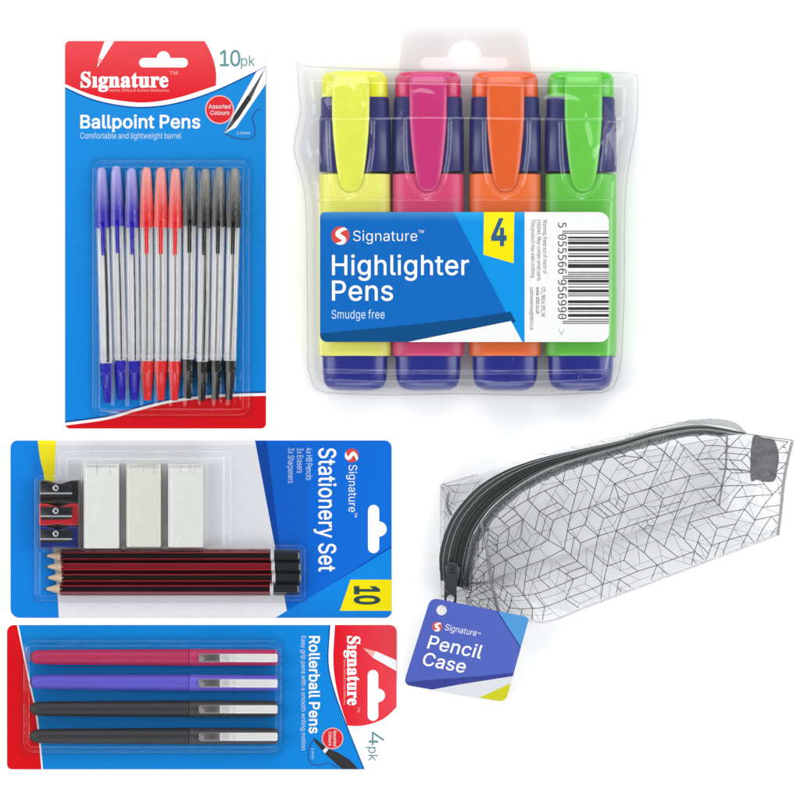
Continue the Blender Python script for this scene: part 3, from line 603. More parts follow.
'serif': '''S 390 43,-11,43,158,62,158,72,124,83,94,96,70,111,50,136,30,164,19,197,15,220,17,241,24,257,36,269,51,276,69,279,89,273,117,255,140,225,160,163,191,135,205,112,221,92,236,77,253,62,276,53,302,50,332,52,358,57,381,67,403,80,421,96,437,115,449,136,459,160,464,185,466,206,465,229,461,246,458,264,453,282,448,291,446,300,445,313,450,320,466,339,466,339,319,322,319,315,343,305,365,293,385,280,402,265,417,248,429,231,438,213,443,194,445,173,443,155,437,140,426,128,413,122,398,120,380,124,356,137,336,151,325,168,314,189,303,253,273,279,260,300,247,317,233,331,219,342,204,350,188,355,171,358,153,359,133,357,106,350,80,339,58,323,38,304,21,281,8,254,-2,225,-8,192,-10,175,-9,158,-8,142,-4,126,1,110,6,98,9,85,12,75,11,69,7,65,0,61,-11
i 198 101,362,81,366,65,376,54,393,50,412,54,432,65,449,81,460,101,463,120,460,137,449,147,432,151,412,147,393,136,376,120,366/18,0,18,16,35,19,45,26,51,37,52,56,52,252,51,272,47,285,37,291,20,293,21,310,148,310,148,56,150,38,154,26,164,19,180,16,180,0
g 327 146,-140,106,-138,73,-132,48,-122,29,-108,18,-92,14,-75,20,-54,38,-38,69,-26,44,-10,29,9,24,30,28,54,42,74,57,86,77,98,102,110,67,128,42,150,27,179,22,212,24,232,30,251,40,268,53,282,69,295,88,305,109,312,132,317,157,318,183,317,208,312,233,304,317,304,317,268,268,268,281,248,289,226,291,203,290,185,285,167,276,151,264,137,250,125,234,116,215,108,194,104,172,103,157,103,142,104,126,102,112,94,104,84,101,71,111,55,141,49,175,49,208,48,236,45,259,40,277,33,292,24,303,13,310,-1,314,-18,316,-37,311,-67,296,-92,272,-113,248,-125,219,-133,185,-139/157,124,178,130,190,146,195,163,198,184,199,211,198,238,195,260,190,276,178,292,157,297,137,292,124,276,118,260,115,238,114,211,115,184,118,163,124,146,137,130/161,-116,205,-113,238,-104,257,-88,263,-66,260,-51,249,-41,231,-36,205,-34,97,-34,79,-52,73,-73,79,-89,95,-103,111,-111,133,-115
n 381 18,0,18,16,35,19,45,26,51,37,52,56,52,253,51,271,46,284,36,291,19,294,19,310,148,310,148,267,168,290,190,306,215,315,243,318,281,312,309,292,325,258,330,212,330,56,332,38,337,26,347,19,363,16,363,0,202,0,202,16,207,16,228,26,235,56,235,217,234,241,229,258,219,268,203,271,183,267,164,255,148,235,148,56,149,38,154,26,164,19,180,16,180,0
a 344 255,-10,226,-5,208,10,200,35,176,16,151,2,124,-6,95,-9,74,-6,55,0,40,11,29,26,22,43,20,63,25,91,39,115,63,136,88,150,119,164,156,177,199,190,199,241,196,266,187,282,171,292,148,296,115,290,104,274,106,268,113,257,121,243,123,231,120,215,110,202,95,194,77,191,59,194,45,203,36,218,33,236,37,259,49,278,62,290,77,300,95,308,115,314,137,317,162,318,195,317,223,312,246,304,263,292,280,271,290,244,293,210,293,62,293,48,295,40,298,36,304,34,312,36,320,42,329,28,306,7,281,-6/151,34,162,35,174,41,187,50,199,63,199,169,164,157,138,139,123,114,118,84,122,56,133,39
t 228 124,-9,99,-7,80,-1,66,10,56,26,50,46,48,71,48,279,20,279,20,300,46,324,68,347,88,369,105,389,118,407,129,424,144,424,144,310,208,310,208,279,144,279,144,82,146,64,149,51,157,43,168,40,183,44,195,56,206,75,222,66,205,33,182,9,155,-5
u 375 131,-10,103,-7,81,2,65,17,54,38,48,65,46,97,46,248,44,268,39,282,29,291,11,294,11,310,142,310,142,74,144,58,151,46,162,38,177,36,196,39,213,49,228,66,228,248,226,269,221,283,209,291,189,294,189,310,324,310,324,70,326,51,331,39,342,33,360,30,360,13,331,11,300,7,265,0,228,-10,228,40,216,26,202,13,186,3,169,-4,150,-9
r 287 18,0,18,16,35,19,45,26,51,37,52,56,52,252,51,273,46,285,37,291,20,293,21,310,146,310,146,252,158,272,172,288,187,301,210,314,233,318,258,315,275,304,286,287,289,266,287,248,278,234,265,225,248,222,233,224,222,231,214,240,207,250,199,257,189,260,175,255,162,241,155,228,151,211,149,192,149,56,152,37,159,25,173,19,197,16,197,0
e 301 154,-10,129,-8,106,-1,85,10,66,26,50,45,37,69,27,95,21,125,19,157,21,187,28,215,38,240,51,263,68,282,87,298,109,309,132,316,157,318,193,314,224,301,249,280,264,259,274,234,281,206,283,173,283,166,117,166,123,112,138,73,164,50,199,42,225,47,248,62,270,86,285,73,264,43,240,20,214,3,185,-7/116,192,201,192,201,215,201,241,198,261,193,277,181,292,161,297,141,291,127,274,119,244,116,203''',
'mono': '''0 429 168,261,172,279,182,294,196,305,214,308,232,305,247,294,258,279,261,261,258,243,247,228,232,218,214,214,196,218,181,228,171,243/214,474,185,468,160,450,141,421,132,397,126,369,121,337,118,301,117,259,118,218,121,182,126,150,132,122,141,99,160,69,185,51,214,46,245,51,269,69,288,99,297,122,304,150,308,182,311,218,312,259,311,301,308,337,304,369,297,397,288,421,269,450,245,468/214,529,254,525,288,512,316,491,340,461,356,431,368,396,376,356,381,310,383,259,381,209,376,163,368,123,356,88,340,58,316,28,288,7,254,-6,214,-10,175,-6,141,7,113,28,89,58,73,88,62,123,53,163,48,209,46,259,48,310,53,356,62,396,73,431,89,461,113,491,141,512,175,525
1 429 94,59,203,59,203,456,86,430,86,494,203,520,273,520,273,59,381,59,381,0,94,0
2 429 130,59,369,59,369,0,53,0,53,59,78,86,102,112,125,136,147,159,167,180,189,205,208,225,223,242,234,255,255,281,270,304,281,323,288,341,292,359,293,377,290,404,282,427,268,445,248,459,225,467,197,470,176,469,154,465,131,459,107,450,83,438,57,424,57,495,81,505,104,514,128,521,151,525,173,528,196,529,232,527,265,519,294,506,319,489,339,467,354,442,362,414,365,382,364,360,358,338,350,315,337,292,321,268,299,242,284,225,266,204,243,179,226,161,207,141,184,117,159,89
3 429 270,278,302,267,328,251,349,230,364,205,373,176,376,143,373,110,364,79,349,53,327,31,301,13,270,0,234,-8,194,-10,170,-9,146,-7,121,-3,96,2,72,8,48,16,48,86,71,74,95,65,118,58,141,53,163,50,186,49,222,52,251,61,275,75,292,95,303,120,306,150,303,179,292,202,275,222,252,237,224,246,191,249,138,249,138,307,191,307,221,309,246,316,267,328,282,344,291,364,294,387,291,412,283,432,269,449,249,461,225,468,197,470,176,469,154,467,133,463,110,458,87,451,63,442,63,507,90,514,115,519,138,524,160,527,179,529,197,529,233,527,265,520,293,508,318,491,338,471,352,447,361,420,364,390,361,363,353,339,340,319,321,301,298,288
4 429 256,456,92,181,256,181/244,520,326,520,326,181,395,181,395,124,326,124,326,0,256,0,256,124,36,124,36,190
5 429 72,520,335,520,335,461,136,461,136,333,151,338,166,341,181,343,197,344,235,341,269,332,299,317,325,296,346,270,360,240,369,205,372,167,369,128,360,93,344,63,323,37,296,17,264,2,228,-7,187,-10,160,-9,135,-8,111,-5,89,0,69,5,50,12,50,84,71,73,93,64,114,58,136,53,158,50,180,49,216,52,246,63,270,80,288,103,298,132,302,167,298,201,287,230,269,253,244,271,214,281,178,284,160,284,141,282,123,278,106,273,89,267,72,259
6 429 345,508,345,444,330,452,315,458,298,463,282,467,265,469,247,470,215,467,188,457,165,442,146,420,133,398,123,372,117,342,112,309,111,272,124,293,139,311,157,325,178,335,201,342,225,344,261,341,292,332,319,318,342,298,360,272,373,242,380,207,383,167,380,127,372,92,359,62,341,36,317,16,289,1,257,-7,221,-10,179,-6,143,6,113,26,88,55,73,84,61,119,53,160,48,207,46,259,48,310,54,355,65,395,79,430,97,460,119,485,145,504,174,518,207,526,244,529,261,529,278,527,295,524,312,520,329,515/220,289,192,285,168,274,149,256,135,232,126,202,123,167,126,131,135,102,149,77,168,59,192,49,220,45,248,48,272,59,290,76,303,100,311,130,314,167,311,204,303,234,290,258,272,275,248,285
7 429 48,520,376,520,376,490,190,0,116,0,297,461,48,461
8 429 214,247,186,244,161,235,142,221,128,201,119,176,116,146,119,117,128,92,142,72,162,57,186,48,214,45,244,48,268,57,287,71,302,91,310,116,313,146,310,176,301,200,287,220,267,235,243,244/153,276,125,286,102,300,83,319,69,341,61,366,58,394,60,424,68,450,81,473,100,493,123,509,150,520,180,527,214,529,249,527,280,520,306,509,329,493,348,473,361,450,369,424,372,394,369,366,360,341,346,319,327,300,304,286,276,276,308,266,335,250,356,230,371,204,381,174,384,140,381,106,372,77,358,51,339,30,314,12,285,0,252,-8,214,-10,177,-8,144,0,115,12,90,29,71,51,57,77,48,106,46,139,49,174,58,204,73,230,94,250,121,266/128,388,130,362,138,341,150,324,167,312,189,305,214,302,241,305,262,312,279,324,292,341,299,362,302,388,299,414,292,436,279,453,262,465,241,472,214,475,189,472,167,465,150,452,138,435,130,414
9 429 208,231,235,234,259,245,278,263,292,287,301,317,304,352,301,388,292,418,278,442,259,460,235,471,208,474,179,471,156,461,137,443,124,420,116,389,114,352,116,315,124,285,137,261,155,244,179,234/82,11,82,76,97,68,113,61,129,56,146,52,163,50,180,49,212,52,239,62,262,77,282,99,294,121,303,147,310,177,314,210,316,248,303,226,288,208,270,194,249,184,227,178,202,175,166,178,135,187,108,202,85,222,67,247,55,278,47,313,44,353,47,393,55,428,68,458,87,483,110,503,138,518,170,526,206,529,248,525,285,513,315,493,339,464,354,435,366,400,374,359,379,312,381,259,379,209,373,164,363,124,348,89,330,59,308,34,282,15,253,1,220,-7,183,-10,166,-9,149,-8,132,-5,115,-1,98,5
> 429 31,335,31,398,399,252,399,195,31,49,31,113,327,223''',
}


def load_font(txt):
    out = {}
    for ln in txt.split("\n"):
        ch, adv, cs = ln[0], *ln[2:].split(" ")
        g = []
        for c in cs.split("/"):
            v = [int(x) for x in c.split(",")]
            g.append([(v[i], v[i + 1]) for i in range(0, len(v), 2)])
        out[ch] = (int(adv), g)
    return out


FONTS = {k: load_font(v) for k, v in GLYPHS.items()}
CAPH = {'sans': 509.0, 'serif': 455.0, 'mono': 529.0}


def embolden(c, d):
    n = len(c)
    out = []
    for i in range(n):
        a, p, b = Vector(c[i - 1]), Vector(c[i]), Vector(c[(i + 1) % n])
        e1, e2 = p - a, b - p
        if e1.length < 1e-6 or e2.length < 1e-6:
            out.append(tuple(p))
            continue
        e1.normalize()
        e2.normalize()
        n1, n2 = Vector((-e1.y, e1.x)), Vector((-e2.y, e2.x))
        s = n1 + n2
        if s.length < .3:
            s = n1
        s = s.normalized()
        k = 1 / max(.5, s.dot(n1))
        out.append(tuple(p + s * d * k))
    return out


def signed(c):
    return sum(c[i][0] * c[(i + 1) % len(c)][1] - c[(i + 1) % len(c)][0] * c[i][1] for i in range(len(c)))


def glyphs(string, font='sans', bold=0.0, track=0.0, dotless=False):
    x, out = 0.0, []
    for ch in string:
        if ch == ' ':
            x += 150 + track
            continue
        adv, cs = FONTS[font][ch]
        if cs:
            big = max(cs, key=lambda c: abs(signed(c)))
            sg = -1 if signed(big) > 0 else 1           # outward is left of a clockwise outline
            for c in cs:
                if dotless and ch == 'i' and min(p[1] for p in c) > 300:
                    continue
                c2 = embolden(c, bold * sg) if bold else c
                out.append([(px + x, py) for px, py in c2])
        x += adv + track
    return out


def text(name, string, at, direction, cap, length, z, mat, parent, font='sans', bold=0.0, track=0.0, mp=W, up=None, dotless=False, extra=()):
    """Flat lettering: baseline start at (px), run direction, cap height and run length in px."""
    cs = glyphs(string, font, bold, track, dotless)
    xs = [p[0] for c in cs for p in c]
    x0, x1 = min(xs), max(xs)
    d = Vector(direction).normalized()
    u = Vector(up).normalized() if up else Vector((d.y, -d.x))
    sx, sy = length / (x1 - x0), cap / CAPH[font]
    cs = [[(at[0] + d.x * (px - x0) * sx + u.x * py * sy, at[1] + d.y * (px - x0) * sx + u.y * py * sy) for px, py in c] for c in cs]
    cs = cs + list(extra)
    mb = layered([(cs, 0)], lambda x, y: mp(x, y, z))
    return obj(name, mb, mat, parent, False)


def print_shape(name, layers, z, mats, parent, mp=W, clip=None):
    return obj(name, layered(layers, lambda x, y: mp(x, y, z), None, clip), mats, parent, False)


def logo_layers(cx, cy_, r, rot=0, ax=None):
    """Round red emblem with a white ribbon curved through it."""
    rib = spline([(1.0, -.80), (.45, -.74), (-.05, -.52), (-.32, -.18), (.0, .10), (.36, .36), (.34, .66), (-.05, .86), (-.5, .92)], 6)
    n = len(rib)
    ws = [.16 + .34 * math.sin(math.pi * min(1, max(0, i / (n - 1)))) ** .7 for i in range(n)]
    rb = stroke(rib, ws)
    a = math.radians(rot)
    f = ax or (lambda x, y: (cx + r * (x * math.cos(a) - y * math.sin(a)), cy_ + r * (x * math.sin(a) + y * math.cos(a))))
    return [([[f(*p) for p in circle(0, 0, 1.0, 40)]], 0), ([[f(*p) for p in rb]], 1)], [f(*p) for p in circle(0, 0, 1.0, 40)]


# ------------------------------------------------------------------ shared materials
M = {}
M['table'] = mat_solid('white_table', (.92, .92, .92, 1), .6, spec=.2, vary=.006, scale=6)
M['card_edge'] = mat_solid('white_card_stock', C(240, 240, 240), .6, vary=.02)
M['white_ink'] = mat_solid('white_ink', C(252, 252, 252), .5, spec=.3, vary=.02, scale=400)
M['soft_white_ink'] = mat_solid('pale_blue_white_ink', C(200, 226, 246), .5, vary=.03, scale=400)
M['teal_ink'] = mat_solid('teal_ink', C(88, 148, 150), .5, vary=.04)
M['navy_ink'] = mat_solid('navy_ink', C(8, 70, 140), .5, vary=.04)
M['black_ink'] = mat_solid('black_ink', C(28, 28, 30), .5, vary=.06)
M['grey_ink'] = mat_solid('grey_ink', C(70, 70, 74), .5, vary=.06)
M['logo_red'] = mat_solid('emblem_red', C(214, 66, 60), .45, vary=.06, scale=300)
M['badge_red'] = mat_solid('badge_red', C(222, 20, 38), .45, vary=.04)
M['pink_ink'] = mat_solid('pale_pink_ink', C(250, 180, 176), .5, vary=.04)
M['number_ink'] = mat_solid('dark_green_ink', C(16, 62, 62), .5, vary=.06)
M['label_number'] = mat_solid('petrol_ink', C(12, 88, 128), .5, vary=.06)
M['yellow_ink'] = mat_print('yellow_ink', C(248, 230, 0), C(252, 238, 24))
M['blister'] = mat_film('blister_plastic', (.975, .978, .982), .06, 0.0, f0=.032, bump=.25, bscale=90)
M['pouch'] = mat_film('pouch_vinyl', (.972, .972, .975), .05, .01, (.85, .85, .86), f0=.04, bump=.35, bscale=45)
M['tab'] = mat_film('hanging_tab_vinyl', (.89, .89, .89), .12, .0, bump=.1)
M['case_base'] = mat_film('pencil_case_base_vinyl', (.87, .872, .88), .12, .06, (.6, .6, .62), f0=.03, bump=.5, bscale=38)
M['case_film'] = mat_film('pencil_case_vinyl', (.955, .956, .961), .08, .03, (.8, .8, .82), f0=.035, bump=.5, bscale=38)

# ------------------------------------------------------------------ the table
mb = MB()
mb.add([(-2500, -2500, 0), (2500, -2500, 0), (2500, 2500, 0), (-2500, 2500, 0)], [(0, 1, 2, 3)])
tbl = obj('tabletop', mb, M['table'], None, False)
tbl['kind'] = 'structure'

# ================================================================== ballpoint pen pack
T0 = .15                                                       # underside of a card
T1 = .65                                                       # printed face of a card
INK = .70                                                      # lettering on a card


def pts_arc(P, k=10):
    return spline(P, k)


pk = thing('ballpoint_pen_pack', 'upright blue and red blister card of ten ballpoint pens', 'pen pack', W(166, 235, 0))
m_blue = mat_print('blue_card_ink', C(6, 134, 222), C(24, 142, 222), 1, -60, 90)
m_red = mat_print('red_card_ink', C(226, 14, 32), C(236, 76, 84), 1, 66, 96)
m_redf = mat_print('red_foot_ink', C(214, 8, 22), C(218, 14, 28), 1, -90, -70)
m_white = mat_print('white_card_ink', C(252, 252, 252))
m_dk = mat_print('deep_blue_ink', C(6, 84, 160))
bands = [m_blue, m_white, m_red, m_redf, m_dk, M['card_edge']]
arc_lo = pts_arc([(60, 83), (65, 87), (93, 99), (122, 105.3), (148, 106.6), (179, 102), (217, 89.5), (266, 66), (275, 61)])
arc_up = pts_arc([(60, 81), (65, 84), (93, 95.3), (122, 101), (148, 102.4), (179, 97.4), (216, 85.6)])
red_r = pts_arc([(216, 85.6), (216.2, 74), (214, 62), (210, 51), (203, 38)])
wave = pts_arc([(60, 424.6), (65, 424), (107.5, 418), (136, 409.8), (165, 402.4), (194, 397.8), (222, 395.4), (266, 394.2), (272, 394)])
lay = [([[(60, 36), (272, 36), (272, 434), (60, 434)]], 0),
       ([arc_lo[:] + [(275, 30), (60, 30)]], 1),
       ([[(x, y + 1.6) for x, y in arc_lo] + arc_lo[::-1]], 4),
       ([arc_up + red_r[1:] + [(60, 36)]], 2),
       ([[(x, y - 3.2) for x, y in wave] + [(272, 434), (60, 434)]], 4),
       ([[(x, y - 1.2) for x, y in wave] + [(272, 434), (60, 434)]], 1),
       ([[(x, y + 1.6) for x, y in wave] + [(272, 434), (60, 434)]], 3)]
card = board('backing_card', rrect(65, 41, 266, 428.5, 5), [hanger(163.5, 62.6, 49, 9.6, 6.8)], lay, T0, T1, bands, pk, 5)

# printed pencil that dots the i
print_shape('printed_pencil', [([[(104.5, 41.3), (114.2, 41.3), (102.6, 59.5), (97.6, 66.5), (98.6, 58)]], 0),
                               ([[(98.9, 57.5), (103, 59.3), (97.4, 67.2)]], 1),
                               ([[(97.9, 63.2), (99.4, 64), (97.2, 67.4)]], 2)], INK,
            [M['white_ink'], M['pink_ink'], M['white_ink']], card)
text('printed_brand', 'Signature', (80.5, 87), (1, 0), 14.6, 88, INK, M['white_ink'], card, 'serif', 16, 14, dotless=True)
text('printed_trademark', 'TM', (169.5, 74.6), (1, 0), 3.6, 8, INK, M['pink_ink'], card)
text('printed_tagline', 'Home, Office & School Stationery', (109, 91.6), (1, 0), 2.6, 60, INK, M['pink_ink'], card)
text('printed_count', '10', (220, 66), (1, 0), 15.6, 20.4, INK, M['teal_ink'], card, bold=9, track=-50)
text('printed_count', 'pk', (241, 66), (1, 0), 10.6, 14, INK, M['teal_ink'], card)
text('printed_title', 'Ballpoint Pens', (80.3, 128), (1, 0), 12.8, 120, INK, M['white_ink'], card, bold=17, track=12)
text('printed_note', 'Comfortable and lightweight barrel', (80.3, 138.6), (1, 0), 6, 101, INK, M['soft_white_ink'], card)
# picture of a pen drawing a curl
curl = spline([(224, 133.4), (234, 137.5), (247, 139.4), (254, 136), (254.8, 128), (252.5, 119), (255, 112), (260, 108.6)], 8)
print_shape('printed_curl', [([stroke(curl, 1.1)], 0)], INK, [M['navy_ink']], card)
print_shape('printed_pen', [([[(224, 133.6), (239, 103), (256.5, 71.5), (265.8, 66.6), (265.8, 84), (236, 127.5), (230, 130.5)]], 0),
                            ([[(224, 133.6), (234.5, 115), (247, 97), (265.8, 67.2), (252, 97), (240, 116), (231.5, 126.5)]], 1),
                            ([[(233, 117), (247.5, 95.5), (251.5, 98.5), (238, 118.5), (234, 121)]], 2)],
            INK + .02, [M['white_ink'], M['grey_ink'], M['black_ink']], card)
print_shape('printed_badge', [([circle(219.6, 109.6, 14.4, 48)], 0), ([circle(219.6, 109.6, 13.2, 48)], 1)], INK + .04, [M['pink_ink'], M['badge_red']], card)
text('printed_badge_text', 'Assorted', (208.6, 108.6), (1, 0), 4.3, 22, INK + .08, M['white_ink'], card)
text('printed_badge_text', 'Colours', (210.4, 114.8), (1, 0), 4.3, 19, INK + .08, M['white_ink'], card)
text('printed_line_width', '1.0mm', (237, 134.4), (1, 0), 3, 13, INK, M['soft_white_ink'], card)


def blister(name, x0, y0, x1, y1, zfun, parent, step=1.0, flange=4, mat=None):
    X, Y = np.meshgrid(np.arange(x0 - flange, x1 + flange + .01, step), np.arange(y0 - flange, y1 + flange + .01, step))
    Z = zfun(X, Y) + T1 + .18
    return sheet(name, X, Y, Z, mat or M['blister'], parent)


def rr_in(X, Y, x0, y0, x1, y1, r):
    """Distance inside a rounded rectangle (px), negative outside."""
    cx, cy_, hx, hy = (x0 + x1) / 2, (y0 + y1) / 2, (x1 - x0) / 2, (y1 - y0) / 2
    qx, qy = np.abs(X - cx) - hx + r, np.abs(Y - cy_) - hy + r
    return -(np.minimum(np.maximum(qx, qy), 0) + np.hypot(np.maximum(qx, 0), np.maximum(qy, 0)) - r)


def sstep(d, w):
    t = np.clip(d / w, 0, 1)
    return t * t * (3 - 2 * t)


def z_ball(X, Y):
    z = 9.2 * sstep(rr_in(X, Y, 93, 161, 249, 415, 9), 6)
    ribs = .35 * np.cos((X - 102) / 14.4 * 2 * math.pi) * sstep(rr_in(X, Y, 97, 165, 245, 411, 6), 8)
    return z + ribs


blister('blister', 93, 161, 249, 415, z_ball, pk)

barrel_m = None


def barrel_mat():
    """Clear styrene with a whitish body: part see-through, part pale plastic."""
    m, nt, out = new_mat('clear_barrel_plastic')
    tr = nt.nodes.new('ShaderNodeBsdfTransparent')
    p = nt.nodes.new('ShaderNodeBsdfPrincipled')
    p.inputs['Base Color'].default_value = (.92, .92, .92, 1)
    p.inputs['Roughness'].default_value = .12
    p.inputs['Specular IOR Level'].default_value = .7
    mx = nt.nodes.new('ShaderNodeMixShader')
    f = noise(nt, 90, 2)
    nt.links.new(math_node(nt, 'ADD', math_node(nt, 'MULTIPLY', f, .10), .12), mx.inputs[0])
    nt.links.new(tr.outputs[0], mx.inputs[1])
    nt.links.new(p.outputs[0], mx.inputs[2])
    nt.links.new(mx.outputs[0], out.inputs[0])
    return m


barrel_m = barrel_mat()
m_core = mat_solid('pale_inner_tube', C(250, 250, 250), .3, vary=.03)
tube_r = .55
m_bore = mat_solid('bore_wall', C(176, 176, 178), .3, vary=.1)
m_collar = mat_film('clear_collar', (.9, .9, .92), .08, .35, (.85, .85, .88), f0=.08)


def make_ballpoint(colour, c_tip, c_mouth, c_deep, label, ink):
    t = thing('ballpoint_pen', label, 'ballpoint pen', (0, 0, 0), 'ballpoint pens in the ten pack')
    zc = 4.3
    deep = mat_solid(colour + '_end_plastic', c_deep, .16, vary=.05, spec=.35)
    capm = mat_cap(colour + '_milky_cap', c_tip, c_mouth)
    inkm = mat_solid(colour + '_ink_tube', ink, .3, vary=.1)
    a, b = Lp(0, -117, zc), Lp(0, 117, zc)
    mb = MB()
    mb.loft(a, b, [(0, .9, .9), (.25, 1.5, 1.5), (.8, 1.9, 1.9), (2, 2.2, 2.2), (12, 2.95, 2.9), (22, 3.5, 3.4), (29, 3.7, 3.5), (30, 3.65, 3.45)], 28)
    cap = obj('cap', mb, capm, t)
    mb = MB()
    mb.loft(Lp(0, -64, zc + 3.1), Lp(0, -29, zc + 3.1), [(0, .9, .3), (1, 1.25, .45), (10, 1.1, .45), (16.4, 1.0, .42), (17.3, .7, .25)], 14, 3)
    obj('clip', mb, deep, cap)
    mb = MB()
    mb.loft(Lp(0, -58, zc), Lp(0, 78, zc), [(0, 3.5, 3.4), (.3, 3.8, 3.6), (66, 3.75, 3.6), (67.5, 3.3, 3.2)], 6, 2, phase=.5)
    obj('barrel', mb, barrel_m, t, True, 20)
    mb = MB()
    mb.loft(Lp(0, -62, zc - 1.2), Lp(0, 80, zc - 1.2), [(0, 2.75, .6), (71, 2.75, .6)], 12, 3)
    obj('inner_tube', mb, m_core, t)
    mb = MB()
    mb.tube([Lp(.4 + .5 * math.sin(i / 4), -60 + 136 * i / 12, zc + 2.75) for i in range(13)], tube_r, 10)
    obj('ink_tube', mb, inkm, t)
    mb = MB()                                             # edges of the bore inside the barrel
    for x_, r_ in ((-3.4, .14), (3.6, .16)):
        mb.tube([Lp(x_, -57, zc + 2.0 - abs(x_) * .12), Lp(x_, 75, zc + 2.0 - abs(x_) * .12)], r_, 6)
    obj('bore', mb, m_bore, t)
    mb = MB()
    mb.loft(Lp(0, 70, zc), Lp(0, 79, zc), [(0, 3.05, 3.05), (1.5, 3.3, 3.3), (2, 3.0, 3.0), (3.3, 3.0, 3.0), (4.4, 2.7, 2.7)], 24)
    obj('collar', mb, m_collar, t)
    mb = MB()
    q = [(0, 2.6, 2.6), (.2, 3.3, 3.3)]
    for i in range(5):
        q += [(.6 + i, 3.38, 3.38), (.9 + i, 3.2, 3.2)]
    q += [(5.6, 3.25, 3.25), (5.9, 3.0, 3.0), (19, 1.75, 1.75), (19.6, 1.5, 1.5), (19.8, 1.0, 1.0)]
    mb.loft(Lp(0, 77, zc), Lp(0, 117, zc), q, 24)
    obj('end_plug', mb, deep, t)
    return t


kinds = {
    'blue': make_ballpoint('blue', C(172, 168, 232), C(44, 30, 176), C(24, 14, 172), '', C(22, 22, 40)),
    'red': make_ballpoint('red', C(250, 164, 158), C(236, 44, 44), C(228, 30, 34), '', C(44, 30, 32)),
    'black': make_ballpoint('black', C(150, 150, 146), C(34, 34, 34), C(14, 14, 16), '', C(20, 20, 22)),
}
tops = [(102, 168), (116.6, 166.5), (132, 168.6), (147, 167.8), (161.4, 168), (176, 169), (191, 166.8), (206, 169), (220, 167.6), (235.4, 168.6)]
bots = [(108, 403.5), (122, 400.4), (135, 400.6), (148, 401), (161.4, 400.8), (175, 401), (188.4, 399.2), (202, 401.4), (215.4, 400.2), (229, 400.4)]
plab = ['blue ballpoint pen at the left end of the row', 'blue ballpoint pen between two other blue pens', 'blue ballpoint pen beside the first red pen',
        'red ballpoint pen touching the last blue pen', 'red ballpoint pen between two other red pens', 'red ballpoint pen touching the first black pen',
        'black ballpoint pen beside the last red pen', 'second black ballpoint pen counted from the red pens',
        'third black ballpoint pen counted from the red pens', 'black ballpoint pen at the right end of the row']
used = set()
for i, (a, b) in enumerate(zip(tops, bots)):
    k = 'blue' if i < 3 else 'red' if i < 6 else 'black'
    o = dup(kinds[k]) if k in used else kinds[k]
    used.add(k)
    o.location = W((a[0] + b[0]) / 2, (a[1] + b[1]) / 2, T1) / 1000
    o.rotation_euler = (0, 0, math.atan2(b[0] - a[0], b[1] - a[1]))
    o.scale = (1, math.hypot(b[0] - a[0], b[1] - a[1]) / 234, 1)
    o['label'] = plab[i]
    for ch in [x for x in scene.objects if x.parent == o and x.name.startswith('ink_tube')]:
        ch.location.x += (.0005, -.0002, .0001, -.0004, 0, .0003, -.0003, .0004, -.0001, .0002)[i]
        ch.scale.x = (1.4, 1.0, .8, 1.1, .9, .8, 1.1, 1.4, .9, 1.2)[i]

# ================================================================== highlighter pack
hp = thing('highlighter_pack', 'clear vinyl wallet of four highlighters with a blue label', 'highlighter pack', W(466, 235, 0))
OUT_L = spline([(297, 62), (299, 90), (301, 112), (295, 140), (295.5, 156), (303, 182), (306.5, 215), (307.5, 290), (308, 360), (309.5, 372), (315, 387), (326, 392.5)], 12)
OUT_R = spline([(637, 76), (637.5, 96), (636, 124), (631, 152), (626.5, 180), (624.5, 215), (624, 290), (621.5, 350), (618.5, 373), (612.5, 387), (603, 392)], 12)
OUT_T = spline([(297, 62), (304, 65.6), (325, 67.5), (400, 70), (470, 71), (540, 72.5), (600, 72.5), (628, 73.5), (637, 76)], 12)
OUT_B = spline([(326, 392.5), (380, 394.6), (460, 393.4), (540, 394.8), (603, 392)], 12)


def resample(P, n):
    P = np.array(P)
    s = np.r_[0, np.cumsum(np.hypot(*np.diff(P, axis=0).T))]
    u = np.linspace(0, s[-1], n)
    return np.stack([np.interp(u, s, P[:, 0]), np.interp(u, s, P[:, 1])], -1)


def coons(Lc, Rc, Tc, Bc, nr, nc):
    L, R, T, B = resample(Lc, nr), resample(Rc, nr), resample(Tc, nc), resample(Bc, nc)
    u, v = np.linspace(0, 1, nc)[None, :, None], np.linspace(0, 1, nr)[:, None, None]
    S = (1 - v) * T[None] + v * B[None] + (1 - u) * L[:, None] + u * R[:, None] - (
        (1 - u) * (1 - v) * T[0] + u * (1 - v) * T[-1] + (1 - u) * v * B[0] + u * v * B[-1])
    return S[..., 0], S[..., 1]


def dist_to(P, X, Y):
    d = np.full(X.shape, 1e9)
    for (x0, y0), (x1, y1) in zip(P[:-1], P[1:]):
        dx, dy = x1 - x0, y1 - y0
        t = np.clip(((X - x0) * dx + (Y - y0) * dy) / (dx * dx + dy * dy + 1e-9), 0, 1)
        d = np.minimum(d, np.hypot(X - x0 - t * dx, Y - y0 - t * dy))
    return d


